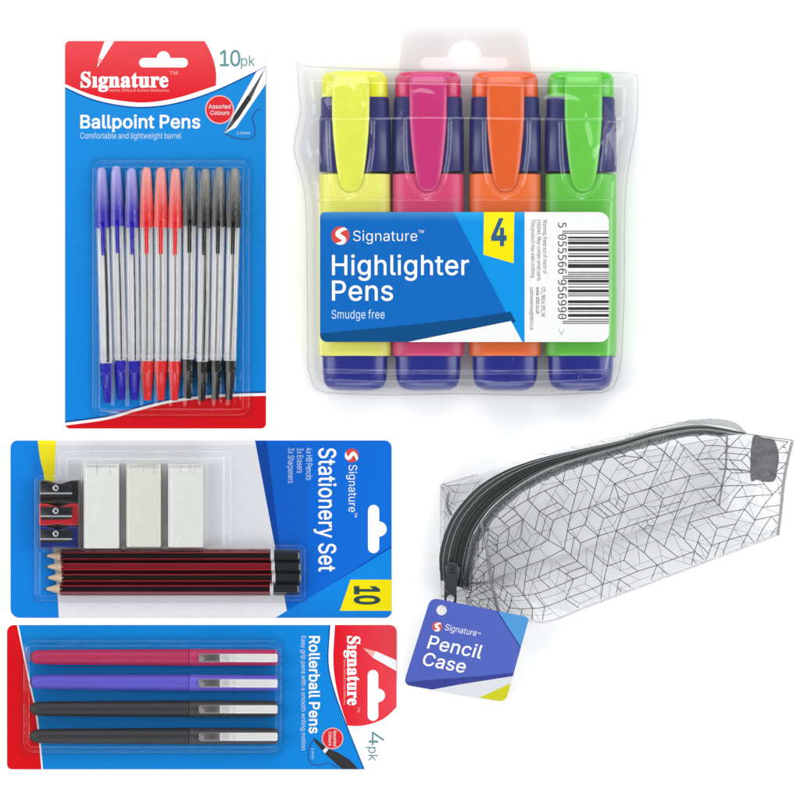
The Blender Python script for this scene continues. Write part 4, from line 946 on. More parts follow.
X, Y = coons(OUT_L, OUT_R, OUT_T, OUT_B, 340, 340)
ring = OUT_L[::3] + OUT_B[::3] + OUT_R[::-3] + OUT_T[::-3]
dd = dist_to(OUT_L[::4] + OUT_B[::4] + OUT_R[::-4] + OUT_T[::-4] + [OUT_L[0]], X, Y)
H_TOP = 23.0
z = 1.2 + (H_TOP - 1.2) * np.sqrt(np.clip(1 - (1 - np.clip(dd / 15, 0, 1)) ** 2, 0, 1))
z += 1.2 * sstep(dd - 4, 30)
clips = [(351, 344), (428, 425), (507, 505), (583.5, 581.5)]
for cx, _ in clips:                                       # the vinyl is moulded over each pocket clip
    ridge = spline([(cx - 23, 121), (cx - 22.5, 150), (cx - 20, 176), (cx - 13, 190), (cx - 2, 196.5), (cx + 10, 190), (cx + 17, 176), (cx + 21, 150), (cx + 22, 121)], 6)
    z += .75 * np.exp(-(dist_to(ridge, X, Y) / 1.3) ** 2)
z += .5 * np.exp(-((Y - 119.5 - .6 * np.sin(X / 40)) / 1.2) ** 2) * sstep(dd, 8)
z += .45 * sstep(201 - Y, 2) * sstep(Y - 119, 2)
z += .95 * np.exp(-((Y - 371.5 - .5 * np.sin(X / 60)) / 1.1) ** 2) * sstep(dd - 1, 4)
for x0, y0, a_, b_, h_ in ((344, 97, 21, 24, 1.7), (604, 138, 17, 44, 1.9), (562, 106, 24, 13, 1.1), (311, 150, 9, 34, 1.2), (424, 98, 15, 10, .7), (506, 187, 26, 9, .6), (372, 160, 12, 30, .7)):
    q_ = ((X - x0 - .25 * (Y - y0)) / a_) ** 2 + ((Y - y0) / b_) ** 2      # bulges added to the film to catch pale reflections
    z += h_ * np.clip(1 - q_, 0, 1)
rng = np.random.default_rng(4)
for _ in range(46):                                       # soft creases in the vinyl
    x0, y0 = rng.uniform(300, 635), rng.choice([rng.uniform(72, 205), rng.uniform(345, 390)])
    if rng.random() < .45:
        x0 = rng.choice([rng.uniform(297, 322), rng.uniform(612, 636)])
        y0 = rng.uniform(75, 385)
    an, ln, wd = rng.uniform(-.5, .5) + (1.57 if rng.random() < .6 else 0), rng.uniform(8, 30), rng.uniform(1.5, 4)
    c_, s_ = math.cos(an), math.sin(an)
    uu, vv = (X - x0) * c_ + (Y - y0) * s_, -(X - x0) * s_ + (Y - y0) * c_
    z += rng.uniform(-.35, .45) * np.exp(-(uu / ln) ** 2 - (vv / wd) ** 2) * sstep(dd, 6)
lab_in = rr_in(X, Y, 320, 212, 609, 342, 6)
z = np.where(lab_in > -1, np.minimum(z, H_TOP + 1.2), z)
wal = sheet('wallet_front', X, Y, z, M['pouch'], hp)
sheet('wallet_back', X[::4, ::4], Y[::4, ::4], np.full(X[::4, ::4].shape, .5) + .1 * sstep(dd[::4, ::4], 5), M['pouch'], hp)
mb = MB()
n = len(ring)
P3 = [W(x, y, 1.3) for x, y in ring]
mb.tube([p for p in P3] + [P3[0]], .42, 6)
obj('welded_seam', mb, M['tab'], hp)
# hanging tab with euro slot
tab = [(399, 73), (400.5, 50), (402, 38), (404.5, 31), (410, 28), (440, 27), (480, 26.8), (516, 26.6), (523, 29), (527, 36), (529, 50), (531.5, 74)]
mb = layered([([spline(tab, 4)], 0)], lambda x, y: W(x, y, 3.2), None, None, [hanger(464.5, 63, 88, 11.5, 17)])
obj('hanging_tab', mb, M['tab'], hp, False)

# highlighters
m_navy = mat_solid('navy_grip_plastic', C(24, 28, 108), .3, vary=.06, coat=.2)
m_navy2 = mat_solid('blue_end_plastic', C(18, 34, 140), .25, vary=.08, coat=.2)


def make_highlighter(colour, cb, cc, cclip, label, shift=0):
    t = thing('highlighter_pen', label, 'highlighter', (0, 0, 0), 'highlighters in the clear wallet')
    mb_ = mat_solid(colour + '_barrel_plastic', cb, .35, vary=.025)
    mc = mat_solid(colour + '_cap_plastic', cc, .22, vary=.03, coat=.3)
    mk = mat_solid(colour + '_clip_plastic', cclip, .28, vary=.04, coat=.2)
    zc, n = 9.6, 3.6
    mb = MB()
    mb.loft(Lp(0, -58, zc), Lp(0, 125, zc), [(0, 15, 7), (.6, 17.7, 8.9), (60, 17.95, 9.0), (88, 17.95, 9.0), (90.3, 17.8, 8.9), (90.8, 17.1, 8.5), (91, 15, 7)], 48, n)
    obj('barrel', mb, mb_, t)
    mb = MB()
    mb.loft(Lp(0, -134, zc), Lp(0, -58.5, zc), [(0, 13, 7), (.2, 16.4, 8.8), (1.2, 17.0, 9.0), (9.5, 17.1, 9.0), (10.2, 17.75, 9.1), (36.6, 17.9, 9.1), (37.1, 17.6, 8.9), (37.3, 14, 7)], 48, n)
    cap = obj('cap_sleeve', mb, m_navy, t)
    mb = MB()
    mb.loft(Lp(0, -159.5, zc), Lp(0, -132, zc), [(0, 10.5, 4.0), (.15, 12.2, 5.4), (.7, 14.2, 7.0), (1.8, 15.7, 8.2), (3.6, 16.4, 8.7), (12.6, 16.5, 8.8), (13.2, 16.2, 8.6), (13.4, 13, 7)], 48, n)
    obj('cap_crown', mb, mc, t)
    mb = MB()
    zt = zc + 9.6
    mb.loft(Lp(shift, -157, zt), Lp(shift, -40, zt), [(0, 7.0, .5, -2.6), (.5, 8.6, 1.1, -1.4), (2, 9.3, 1.5, -.4), (8, 9.4, 1.6, .1), (22, 9.3, 1.6, .2), (30, 8.85, 1.55, .3), (38, 8.1, 1.5, .3),
                                              (46, 7.2, 1.4, .3), (52, 6.2, 1.3, .2), (55.5, 5.2, 1.1, 0), (57.6, 3.9, .9, -.2), (58.6, 2.4, .6, -.3), (58.95, 1.0, .3, -.4)], 32, 2.7)
    obj('clip', mb, mk, t)
    mb = MB()
    mb.loft(Lp(0, 123.5, zc), Lp(0, 160, zc), [(0, 17.3, 8.6), (.4, 17.3, 8.6), (.6, 16.2, 8.0), (8, 16.1, 8.0), (12.5, 15.6, 7.6), (15.2, 14.2, 6.7), (16.8, 11.5, 5.0), (17.4, 8.5, 3.0), (17.5, 4, 1)], 48, 3.0)
    obj('end_plug', mb, m_navy2, t)
    return t


for cx, colour, cb, cc, ck, lb in (
        (355, 'yellow', C(250, 250, 112), C(246, 248, 20), C(244, 252, 84), 'neon yellow highlighter with a navy sleeve at the left of the wallet'),
        (428, 'pink', C(230, 66, 122), C(218, 12, 100), C(216, 44, 126), 'hot pink highlighter between the yellow and the orange one'),
        (505, 'orange', C(254, 116, 42), C(246, 88, 0), C(246, 100, 26), 'bright orange highlighter between the pink and the green one'),
        (580.5, 'green', C(102, 206, 66), C(86, 206, 36), C(110, 216, 70), 'leaf green highlighter at the right of the wallet')):
    t = make_highlighter(colour, cb, cc, ck, lb, {'yellow': -4, 'green': 2}.get(colour, 0))
    t.location = W(cx, 232, 9) / 1000 - Vector((0, 0, .009)) + Vector((0, 0, .0009))

# printed label on the wallet
ZL = 24.75
lb_blue = mat_print('label_blue', C(6, 104, 190), C(78, 150, 206), 1, 6, 12)
lb_br = mat_print('label_bright_blue', C(6, 148, 228), C(60, 178, 230), 1, 6, 12)
lb_dk = mat_print('label_deep_blue', C(4, 76, 132))
lb_w = mat_print('label_white', C(244, 244, 244))
lays = [([[(310, 205), (620, 205), (620, 350), (310, 350)]], 0),
        ([[(450, 205), (526, 205), (526, 350), (522, 342.5)]], 1),
        ([[(318, 333.6), (400, 326), (470, 318), (510.5, 311.5), (516, 322), (405, 343), (318, 343)]], 2),
        ([[(405, 342.6), (511, 321), (524, 345), (405, 345)]], 3),
        ([[(524.6, 205), (620, 205), (620, 350), (524.6, 350)]], 3),
        ([[(484, 205), (514.4, 205), (513.6, 263.4), (483.4, 254.6)]], 4)]
lab = board('label', rrect(320, 212, 609, 342, [5, 10, 9, 7]), [], lays, ZL - .12, ZL, [lb_blue, lb_br, lb_dk, lb_w, M['yellow_ink']], hp, 3)
LI = ZL + .05
ll, lc = logo_layers(340.4, 235.6, 9.2)
print_shape('printed_emblem', ll, LI, [M['logo_red'], M['white_ink']], lab, clip=lc)
text('printed_brand', 'Signature', (353.2, 241), (1, 0), 10.4, 64, LI, M['white_ink'], lab, bold=-4, track=10)
text('printed_trademark', 'TM', (418.4, 233), (1, 0), 3, 5.5, LI, M['white_ink'], lab)
text('printed_title', 'Highlighter', (332, 274.8), (1, 0), 19.6, 137, LI, M['white_ink'], lab, bold=7, track=14)
text('printed_title', 'Pens', (332, 300.4), (1, 0), 19.6, 61, LI, M['white_ink'], lab, bold=7, track=14)
text('printed_note', 'Smudge free', (331.6, 318.6), (1, 0), 8.6, 53, LI, M['soft_white_ink'], lab, bold=3, track=12)
text('printed_count', '4', (491.2, 244.8), (1, 0), 25.4, 15.4, LI, M['label_number'], lab, bold=26)
# bar code
Lc_ = ["0001101", "0011001", "0010011", "0111101", "0100011", "0110001", "0101111", "0111011", "0110111", "0001011"]
Gc_ = ["".join('1' if b == '0' else '0' for b in x)[::-1] for x in Lc_]
Rc_ = ["".join('1' if b == '0' else '0' for b in x) for x in Lc_]
par = "LGGLLG"
digits = "5055566956990"
bits = "101" + "".join((Lc_ if par[i] == 'L' else Gc_)[int(digits[i + 1])] for i in range(6)) + "01010" + "".join(Rc_[int(digits[i + 7])] for i in range(6)) + "101"
rects, mw, y0 = [], 93.0 / 95, 230.8
i = 0
while i < 95:
    if bits[i] == '1':
        j = i
        while j < 95 and bits[j] == '1':
            j += 1
        xs = 562.5 if (i < 3 or 45 <= i < 50 or i >= 92) else 568
        rects.append([(xs, y0 + i * mw), (608.8, y0 + i * mw), (608.8, y0 + j * mw - .08), (xs, y0 + j * mw - .08)])
        i = j
    i += 1
print_shape('printed_barcode', [(rects, 0)], LI, [M['black_ink']], lab)
text('printed_barcode_number', '5', (558.2, 222.6), (0, 1), 8.2, 5, LI, M['black_ink'], lab, 'mono')
text('printed_barcode_number', '055566', (558.2, 234.4), (0, 1), 8.4, 39.6, LI, M['black_ink'], lab, 'mono')
text('printed_barcode_number', '956990', (558.2, 279.6), (0, 1), 8.4, 39.6, LI, M['black_ink'], lab, 'mono')
text('printed_barcode_number', '>', (557.4, 329.4), (0, 1), 9.6, 5.2, LI, M['black_ink'], lab, 'mono', bold=-18)
for sx, sy, ln, s in ((543.2, 219.6, 54, 'Warning: Keep out of reach of'), (537.2, 219.6, 62, 'children. May contain small parts.'), (531.2, 219.6, 58, 'This product may stain clothing'),
                      (541.4, 287, 30, 'OTL, NN16 1PX, UK'), (536, 287, 27, 'www.otltd.co.uk'), (530, 287, 43, 'customerservices@otltd.co.uk')):
    text('printed_small_print', s, (sx, sy), (0, 1), 3.9, ln, LI, M['grey_ink'], lab, bold=4 if s[0] in 'Ow' else 0)

# ================================================================== stationery set pack
sp = thing('stationery_set_pack', 'blue and white blister card of pencils, erasers and sharpeners', 'stationery pack', W(201, 529, 0))
s_w = mat_print('set_white', C(232, 233, 238))
s_bl = mat_print('set_blue', C(0, 96, 206), C(4, 112, 222), 0, 30, 95)
s_bs = mat_print('set_strip_blue', C(6, 130, 224))
s_dk = mat_print('set_deep_blue', C(0, 70, 166))
s_br = mat_print('set_bright_blue', C(8, 138, 232), C(10, 124, 214), 1, -30, -44)
lays = [([[(0, 430), (400, 430), (400, 630), (0, 630)]], 0),
        ([[(0, 430), (37.6, 430)] + spline([(37.6, 440), (40, 458), (45, 481), (51, 530), (57.4, 594), (58.8, 619)], 6) + [(58.8, 630), (0, 630)]], 1),
        ([[(37.7, 440)] + spline([(37.7, 440), (40, 458), (45, 481), (51, 530)], 6) + [(51, 530), (52.4, 505), (54.6, 470), (56.6, 430), (37.6, 430)]], 5),
        ([[(253, 430), (400, 430), (400, 630), (255, 630), (287, 611)]], 3),
        ([[(265.5, 430), (400, 430), (400, 630), (288, 612), (286.6, 605)]], 2),
        ([[(400, 541.6), (391, 547), (275, 618), (262, 626), (400, 626)]], 4),
        ([[(400, 542.6), (391, 548), (288, 611), (391, 546.2), (400, 540.6)]], 3),
        ([[(350.6, 579.6), (400, 579.6), (400, 610.8), (339.8, 610.8)]], 5)]
scard = board('backing_card', rrect(10.5, 440.5, 391.6, 617.8, [7, 7, 7, 9]), [hanger(373.6, 529, 48.5, 11.4, 7.6, 90)], lays, T0, T1,
              [s_w, s_bs, s_bl, s_dk, s_br, M['yellow_ink'], M['card_edge']], sp, 6)
ll, lc = logo_layers(351.8, 455.5, 7, 90)
print_shape('printed_emblem', ll, INK, [M['logo_red'], M['white_ink']], scard, clip=lc)
text('printed_brand', 'Signature', (348.6, 465), (0, 1), 8.4, 47, INK, M['white_ink'], scard, bold=-2, track=8)
text('printed_trademark', 'TM', (354.5, 512.6), (0, 1), 2.6, 4.6, INK, M['white_ink'], scard)
text('printed_title', 'Stationery Set', (318.8, 448), (0, 1), 17.0, 123.6, INK, M['white_ink'], scard, bold=10, track=12)
for x, ln, s in ((306, 32, '4x HB Pencils'), (297, 25, '3x Erasers'), (288, 35, '3x Sharpeners')):
    text('printed_contents', s, (x, 448), (0, 1), 6.2, ln, INK, M['soft_white_ink'], scard)
text('printed_count', '10', (355.4, 586), (0, 1), 23.2, 18.6, INK, M['number_ink'], scard, bold=32)


def z_set(X, Y):
    base = 3.6 * sstep(rr_in(X, Y, 58, 450, 232, 556, 8), 10)
    z = base
    for (x0, y0, x1, y1, h, r, w) in ((37.5, 478, 81, 551, 12.4, 4, 4), (83, 461, 121, 551, 12.6, 3, 5), (125.5, 461, 163, 551, 12.6, 3, 5), (167.5, 461, 207, 551, 12.6, 3, 6),
                                      (37.5, 547.5, 303, 598, 7.6, 5, 4)):
        z = np.maximum(z, h * sstep(rr_in(X, Y, x0 - 2, y0 - 2, x1 + 2, y1 + 2, r), w))
    rg = np.random.default_rng(3)
    for _ in range(60):
        x0, y0 = rg.uniform(82, 222), rg.choice([rg.uniform(456, 480), rg.uniform(535, 552), rg.uniform(456, 552)])
        an, ln, wd = rg.uniform(0, 3.14), rg.uniform(4, 14), rg.uniform(.9, 2.4)
        c_, s_ = math.cos(an), math.sin(an)
        uu, vv = (X - x0) * c_ + (Y - y0) * s_, -(X - x0) * s_ + (Y - y0) * c_
        z = z + rg.uniform(-.1, .4) * np.exp(-(uu / ln) ** 2 - (vv / wd) ** 2)
    return z


blister('blister', 37, 450, 303, 598, z_set, sp, 1.0, 5)

# sharpeners
m_blade = mat_solid('dark_steel_blade', C(72, 74, 80), .34, metal=.85, vary=.1, scale=900)
m_edge = mat_solid('ground_steel_edge', C(225, 228, 232), .3, metal=.6, vary=.04)
m_dark = mat_solid('slot_shade_black', C(18, 16, 18), .6)  # black laid on as raised strips for the shade inside the slots


def make_sharpener(colour, c, label):
    t = thing('pencil_sharpener', label, 'sharpener', (0, 0, 0), 'sharpeners in the stationery set')
    mbo = mat_solid(colour + '_sharpener_plastic', c, .3, vary=.06, coat=.2)
    top = spline([(-19.5, -11), (-13, -11), (-8, -9.6), (0, -7.8), (8, -9.6), (13, -11), (19.5, -11)], 4)
    bot = spline([(19.5, 11), (12, 11), (6, 10.4), (0, 10), (-6, 10.4), (-12, 11), (-19.5, 11)], 4)
    mb = MB()
    mb.prism(top + bot, 0, 10.2, Lp, 0, .5)
    for i in range(5):
        x = 14.6 + i * 1.1
        mb.prism([(x, -10.2), (x + .5, -10.2), (x + .5, 10.2), (x, 10.2)], 9.9, 10.5, Lp, 0, .1)
    body = obj('body', mb, mbo, t)
    mb = MB()
    mb.prism([(-17, 2.2), (13, 2.2), (13, 4.6), (-10, 5.4), (-17, 5.4)], 9.9, 10.32, Lp, 0)
    obj('shaving_slot', mb, m_dark, body, False)
    mb = MB()
    mb.prism(rrect(-18.2, -7.6, 13.8, 1.6, .8, 3), 9.9, 10.95, Lp, 0, .12)
    bl = obj('blade', mb, m_blade, t)
    mb = MB()
    mb.prism([(-18, .9), (13.6, .9), (13.6, 2.5), (-18, 2.5)], 10.25, 11.02, Lp, 0, .08)
    obj('cutting_edge', mb, m_edge, bl, False)
    mb = MB()
    mb.prism(circle(-2.5, -3.6, 3.0, 24), 10.5, 11.7, Lp, 0, .25)
    sc = obj('screw', mb, m_edge, bl)
    mb = MB()
    mb.prism([(-4.4, -4.1), (-.6, -4.1), (-.6, -3.1), (-4.4, -3.1)], 11.4, 11.78, lambda x, y, z: Lp(-2.5 + (x + 2.5) * .8 - (y + 3.6) * .6, -3.6 + (x + 2.5) * .6 + (y + 3.6) * .8, z), 0)
    mb.prism(circle(-2.5, -3.6, 1.3, 16), 11.4, 11.79, Lp, 0)
    mb.f, mb.m = mb.f, [1] * len(mb.f)
    mb.m = [0] * len(mb.f)
    obj('screw_slot', mb, m_dark, bl, False)
    return t


for y, colour, c, lb in ((491.4, 'black', C(14, 14, 18), 'black pencil sharpener at the top of the stack of three'),
                         (514.2, 'red', C(196, 22, 40), 'red pencil sharpener between the black and the blue one'),
                         (537, 'blue', C(12, 34, 120), 'dark blue pencil sharpener just above the pencil points')):
    t = make_sharpener(colour, c, lb)
    t.location = W(59.2, y, 5) / 1000 + Vector((0, 0, -.005 + T1 / 1000))

# erasers
def make_eraser(w, h, label, c, seed):
    t = thing('eraser', label, 'eraser', (0, 0, 0), 'white erasers in the stationery set')
    m = mat_solid('vinyl_eraser_%d' % seed, c, .6, vary=.03, scale=180, bump=.2, bscale=500)
    rg = random.Random(seed)
    nx, ny = 16, 30
    mb = MB()
    hw, hh, H = w / 2, h / 2, 10.6
    grid = {}
    pts = []
    ring_ = rrect(-hw, -hh, hw, hh, 1.6, 4)
    mb.prism(ring_, 0, H, Lp, 0, .7)
    o = obj('eraser_block', mb, m, t)
    mb = MB()                                             # cling film folded over the end
    for k in range(3):
        yy = -hh + .8 + k * 1.6 + rg.uniform(-.3, .3)
        mb.tube([Lp(-hw * .9 + i * hw * 1.8 / 10, yy + rg.uniform(-.5, .5), H + .15) for i in range(11)], .14, 5)
    for k in range(3):
        x = rg.uniform(-hw * .7, hw * .7)
        mb.tube([Lp(x + rg.uniform(-.6, .6), -hh + i * 2.2, H + .12) for i in range(6)], .12, 5)
    obj('wrapper_fold', mb, M['tab'], t)
    return t


for cx, w, h, cy_, c, lb, sd in ((102, 35.5, 85, 505.6, C(231, 232, 226), 'white eraser right beside the sharpeners', 1),
                                 (144, 34.5, 83.5, 505, C(225, 225, 214), 'faintly cream eraser between two whiter ones', 2),
                                 (186, 35, 84, 505, C(229, 230, 225), 'white eraser farthest from the sharpeners', 3)):
    t = make_eraser(w, h, lb, c, sd)
    t.location = W(cx, cy_, 6) / 1000 + Vector((0, 0, -.006 + T1 / 1000))

# pencils
m_lac_k = mat_solid('black_lacquer', C(28, 10, 16), .2, vary=.1, coat=.4)
m_lac_r = mat_solid('maroon_lacquer', C(84, 12, 26), .2, vary=.08, coat=.4)
m_lac_s = mat_solid('red_lacquer', C(176, 40, 50), .2, vary=.08, coat=.4)
m_lac_e = mat_solid('black_dip', C(40, 44, 46), .14, vary=.1, coat=.5)
m_wood = mat_solid('cedar_wood', C(214, 190, 160), .6, vary=.14, scale=350, bump=.2)
m_lead = mat_solid('graphite', C(60, 60, 66), .35)
m_ring = mat_solid('white_ring_paint', C(216, 216, 218), .3)


def make_pencil(label):
    t = thing('pencil', label, 'pencil', (0, 0, 0), 'striped pencils in the stationery set')
    r, zc = 3.1, 2.75
    a, b = Lp(-128, 0, zc), Lp(128, 0, zc)
    mb = MB()
    mb.loft(Lp(-111, 0, zc), Lp(99, 0, zc), [(0, r, r), (105, r, r)], 6, 2, phase=0.0, mats=[1, 0, 1, 1, 0, 1], caps=False)
    n0 = len(mb.v)
    for k in range(6):                                    # thin red line painted along each edge
        aa = 2 * math.pi * k / 6
        d = Vector((0, math.cos(aa) * r * 1.0, math.sin(aa) * r * 1.0))
        mb.tube([Lp(-111, 0, zc) + d, Lp(99, 0, zc) + d], .22, 6, 2)
    obj('shaft', mb, [m_lac_k, m_lac_r, m_lac_s], t, False)
    mb = MB()
    mb.loft(Lp(-128, 0, zc), Lp(-110, 0, zc), [(1.6, .55, .55), (6.5, 2.1, 2.1), (7.6, 2.5, 2.5), (9.2, 2.75, 2.75)], 24)
    tip = obj('sharpened_wood', mb, m_wood, t)
    mb = MB()
    mb.loft(Lp(-128, 0, zc), Lp(-123, 0, zc), [(0, .16, .16), (1.7, .58, .58)], 12)
    obj('lead', mb, m_lead, tip)
    mb = MB()
    mb.loft(Lp(98.5, 0, zc), Lp(102, 0, zc), [(0, r + .12, r + .12), (1.75, r + .12, r + .12)], 6)
    obj('painted_ring', mb, m_ring, t, False)
    mb = MB()
    mb.loft(Lp(102, 0, zc), Lp(128, 0, zc), [(0, r + .1, r + .1), (12, r + .1, r + .1), (12.8, r - .3, r - .3), (13, r - 1, r - 1)], 6)
    obj('dipped_end', mb, m_lac_e, t, False)
    return t


p0 = make_pencil('')
for i, (y, dx, rot, lb) in enumerate(((555.6, 0, 0, 'dark striped pencil touching the erasers, topmost of four'),
                                      (566.6, .8, 60, 'brighter red striped pencil, second below the erasers'),
                                      (577.6, 1.4, 0, 'dark striped pencil, third below the erasers'),
                                      (588.8, -.6, 0, 'dark striped pencil at the bottom of the stack of four'))):
    o = p0 if i == 0 else dup(p0)
    o.location = W(172 + dx, y, 3) / 1000 + Vector((0, 0, -.003 + T1 / 1000))
    o['label'] = lb
    if rot:                                               # rolled round to show its brighter red faces
        for ch in [x for x in scene.objects if x.parent == o and x.name.startswith('shaft')]:
            me = ch.data.copy()
            me.materials[0], me.materials[1] = mat_solid('maroon_lacquer_top', C(128, 18, 32), .16, coat=.4), m_lac_k
            ch.data = me

# ================================================================== rollerball pack
rp = thing('rollerball_pen_pack', 'sideways blue and red blister card of four rollerball pens', 'pen pack', W(202, 697, 0))
r_blue = mat_print('rollerball_blue_ink', C(8, 132, 214), C(4, 136, 224), 0, -60, 90)
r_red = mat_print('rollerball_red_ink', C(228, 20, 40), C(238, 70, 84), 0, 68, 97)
r_foot = mat_print('rollerball_foot_ink', C(220, 8, 20))
L1 = spline([(18, 620), (18.6, 625), (30, 680.6), (38, 720), (43, 769), (43.5, 774)], 8)
A1 = spline([(330.8, 618), (330.4, 625), (328.6, 654.4), (330, 672.7), (336.5, 696.4), (347, 725), (364.6, 769), (367, 775)], 8)
B1 = spline([(335.4, 618), (335, 625), (333.3, 654.4), (334.4, 675.4), (339, 699), (347.2, 725.6)], 8)
B2 = spline([(347.2, 725.6), (357, 726), (368, 724.6), (383.7, 718.7), (396.8, 707), (402, 701)], 6)
lays = [([[(0, 615), (405, 615), (405, 780), (0, 780)]], 0),
        ([L1 + [(0, 776), (0, 615)]], 1),
        ([[(x - 1.6, y) for x, y in L1] + [(0, 776), (0, 615)]], 3),
        ([A1 + [(405, 780), (405, 615)]], 1),
        ([[(x - 1.4, y) for x, y in A1] + A1[::-1]], 4),
        ([B1 + B2[1:] + [(402, 618)]], 2)]
rcard = board('backing_card', rrect(7, 625, 396.6, 769.3, [7, 7, 4, 5]), [hanger(373, 695.4, 51, 10.8, 6.8, 90)], lays, T0, T1,
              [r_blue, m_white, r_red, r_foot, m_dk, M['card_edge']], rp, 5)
print_shape('printed_pencil', [([[(396.4, 660.4), (396.4, 671), (373.4, 658), (363, 648.2), (376.4, 651.4)]], 0),
                               ([[(375.4, 651.2), (372.6, 657.6), (362.8, 648)]], 1)], INK, [M['white_ink'], M['pink_ink']], rcard)
text('printed_brand', 'Signature', (347.6, 636), (0, 1), 12.2, 69.5, INK, M['white_ink'], rcard, 'serif', 16, 14, dotless=True)
text('printed_trademark', 'TM', (357.4, 707), (0, 1), 2.6, 5.4, INK, M['pink_ink'], rcard)
text('printed_tagline', 'Home, Office & School Stationery', (343.6, 659), (0, 1), 2.2, 46, INK, M['pink_ink'], rcard)
text('printed_count', '4', (368.6, 731.8), (0, 1), 15.4, 13.4, INK, M['teal_ink'], rcard, bold=-2)
text('printed_count', 'pk', (368.4, 747), (0, 1), 9.6, 14, INK, M['teal_ink'], rcard)
text('printed_title', 'Rollerball Pens', (309.2, 636), (0, 1), 10.4, 97.4, INK, M['white_ink'], rcard, bold=17, track=12)
text('printed_note', 'Easy grip pens with a smooth writing motion', (301.4, 636), (0, 1), 4.6, 114, INK, M['soft_white_ink'], rcard)
curl = spline([(314, 739), (309.5, 747), (308, 756), (311, 763), (318, 765.4), (327, 763.5), (333, 765), (338, 769)], 8)
print_shape('printed_curl', [([stroke(curl, 1.0)], 0)], INK, [M['navy_ink']], rcard)
print_shape('printed_pen', [([[(313, 738), (316.6, 739.6), (327.5, 748.4), (338, 752.6), (350, 760), (358.4, 769), (342, 769), (333, 761), (324.6, 753.4), (315.6, 743)]], 0),
                            ([[(322.6, 750.6), (326, 747.4), (328.4, 749.4), (325.2, 753.4)]], 1)], INK + .02, [M['black_ink'], M['card_edge']], rcard)
print_shape('printed_badge', [([circle(332.6, 738.4, 10.8, 40)], 0), ([circle(332.6, 738.4, 9.8, 40)], 1)], INK + .04, [M['pink_ink'], M['badge_red']], rcard)
text('printed_badge_text', 'Assorted', (333.4, 730.4), (0, 1), 3.3, 16, INK + .08, M['white_ink'], rcard)
text('printed_badge_text', 'Colours', (328.6, 731.6), (0, 1), 3.3, 14, INK + .08, M['white_ink'], rcard)
text('printed_line_width', '1.0mm', (311.6, 748), (0, 1), 2.6, 11, INK, M['soft_white_ink'], rcard)


def z_roll(X, Y):
    z = 8.2 * sstep(rr_in(X, Y, 24, 641, 281, 752, 9), 5)
    return z + .3 * np.cos((Y - 657) / 26 * 2 * math.pi) * sstep(rr_in(X, Y, 28, 645, 277, 748, 9), 8)


blister('blister', 24, 641, 281, 752, z_roll, rp)

m_clip = mat_solid('clip_painted_reflection_white', (.80, .80, .79, 1), .22, metal=.4, vary=.02, scale=700)  # clip tones from white to dark paint the metal's reflection in steps
m_mid2 = mat_solid('clip_painted_reflection_light', (.70, .70, .69, 1), .35, metal=.5, vary=.06, scale=1500)
m_mid = mat_solid('clip_painted_reflection_mid', (.60, .59, .59, 1), .4, metal=.6, vary=.1, scale=1500)
m_root = mat_solid('clip_painted_reflection_dark', (.34, .32, .33, 1), .3, metal=1.0, vary=.15, scale=1500)


def make_roller(colour, c, cc, label):
    t = thing('rollerball_pen', label, 'rollerball pen', (0, 0, 0), 'rollerball pens on the sideways card')
    m = mat_solid(colour + '_soft_touch_rubber', c, .5, vary=.04, spec=.4)
    m2 = mat_solid(colour + '_cap_rubber', cc, .46, vary=.04, spec=.4)
    m3 = mat_solid(colour + '_end_plastic', tuple(x * .3 for x in c[:3]) + (1,), .4)
    zc = 4.3
    mb = MB()
    mb.loft(Lp(-121, 0, zc), Lp(35, 0, zc), [(0, 2.6, 2.5), (.6, 3.1, 3.0), (3, 3.5, 3.45), (12, 3.75, 3.7), (77.6, 4.15, 4.05), (78, 4.0, 3.9)], 36)
    obj('barrel', mb, m, t)
    mb = MB()
    mb.loft(Lp(-124, 0, zc), Lp(-119, 0, zc), [(0, .6, .6), (.3, 1.6, 1.6), (1.2, 2.5, 2.4), (2.0, 2.7, 2.6)], 28)
    obj('end_plug', mb, m3, t)
    mb = MB()
    mb.loft(Lp(35.4, 0, zc), Lp(124, 0, zc), [(0, 4.0, 3.9), (.2, 4.22, 4.1), (40, 4.05, 3.95), (43, 3.9, 3.8), (44, 3.3, 3.2), (44.3, 2, 2)], 36)
    cap = obj('cap', mb, m2, t)
    zt = zc + 4.5
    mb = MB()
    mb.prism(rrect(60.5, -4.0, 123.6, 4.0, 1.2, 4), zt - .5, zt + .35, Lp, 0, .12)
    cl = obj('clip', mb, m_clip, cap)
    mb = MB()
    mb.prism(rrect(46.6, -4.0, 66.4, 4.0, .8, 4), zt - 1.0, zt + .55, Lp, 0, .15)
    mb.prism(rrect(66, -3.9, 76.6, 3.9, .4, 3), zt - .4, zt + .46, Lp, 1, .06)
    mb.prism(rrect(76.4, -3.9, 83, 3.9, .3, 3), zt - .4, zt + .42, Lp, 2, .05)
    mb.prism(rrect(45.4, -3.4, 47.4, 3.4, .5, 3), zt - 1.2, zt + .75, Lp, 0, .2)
    obj('clip_root_reflection', mb, [m_root, m_mid, m_mid2], cl)
    return t


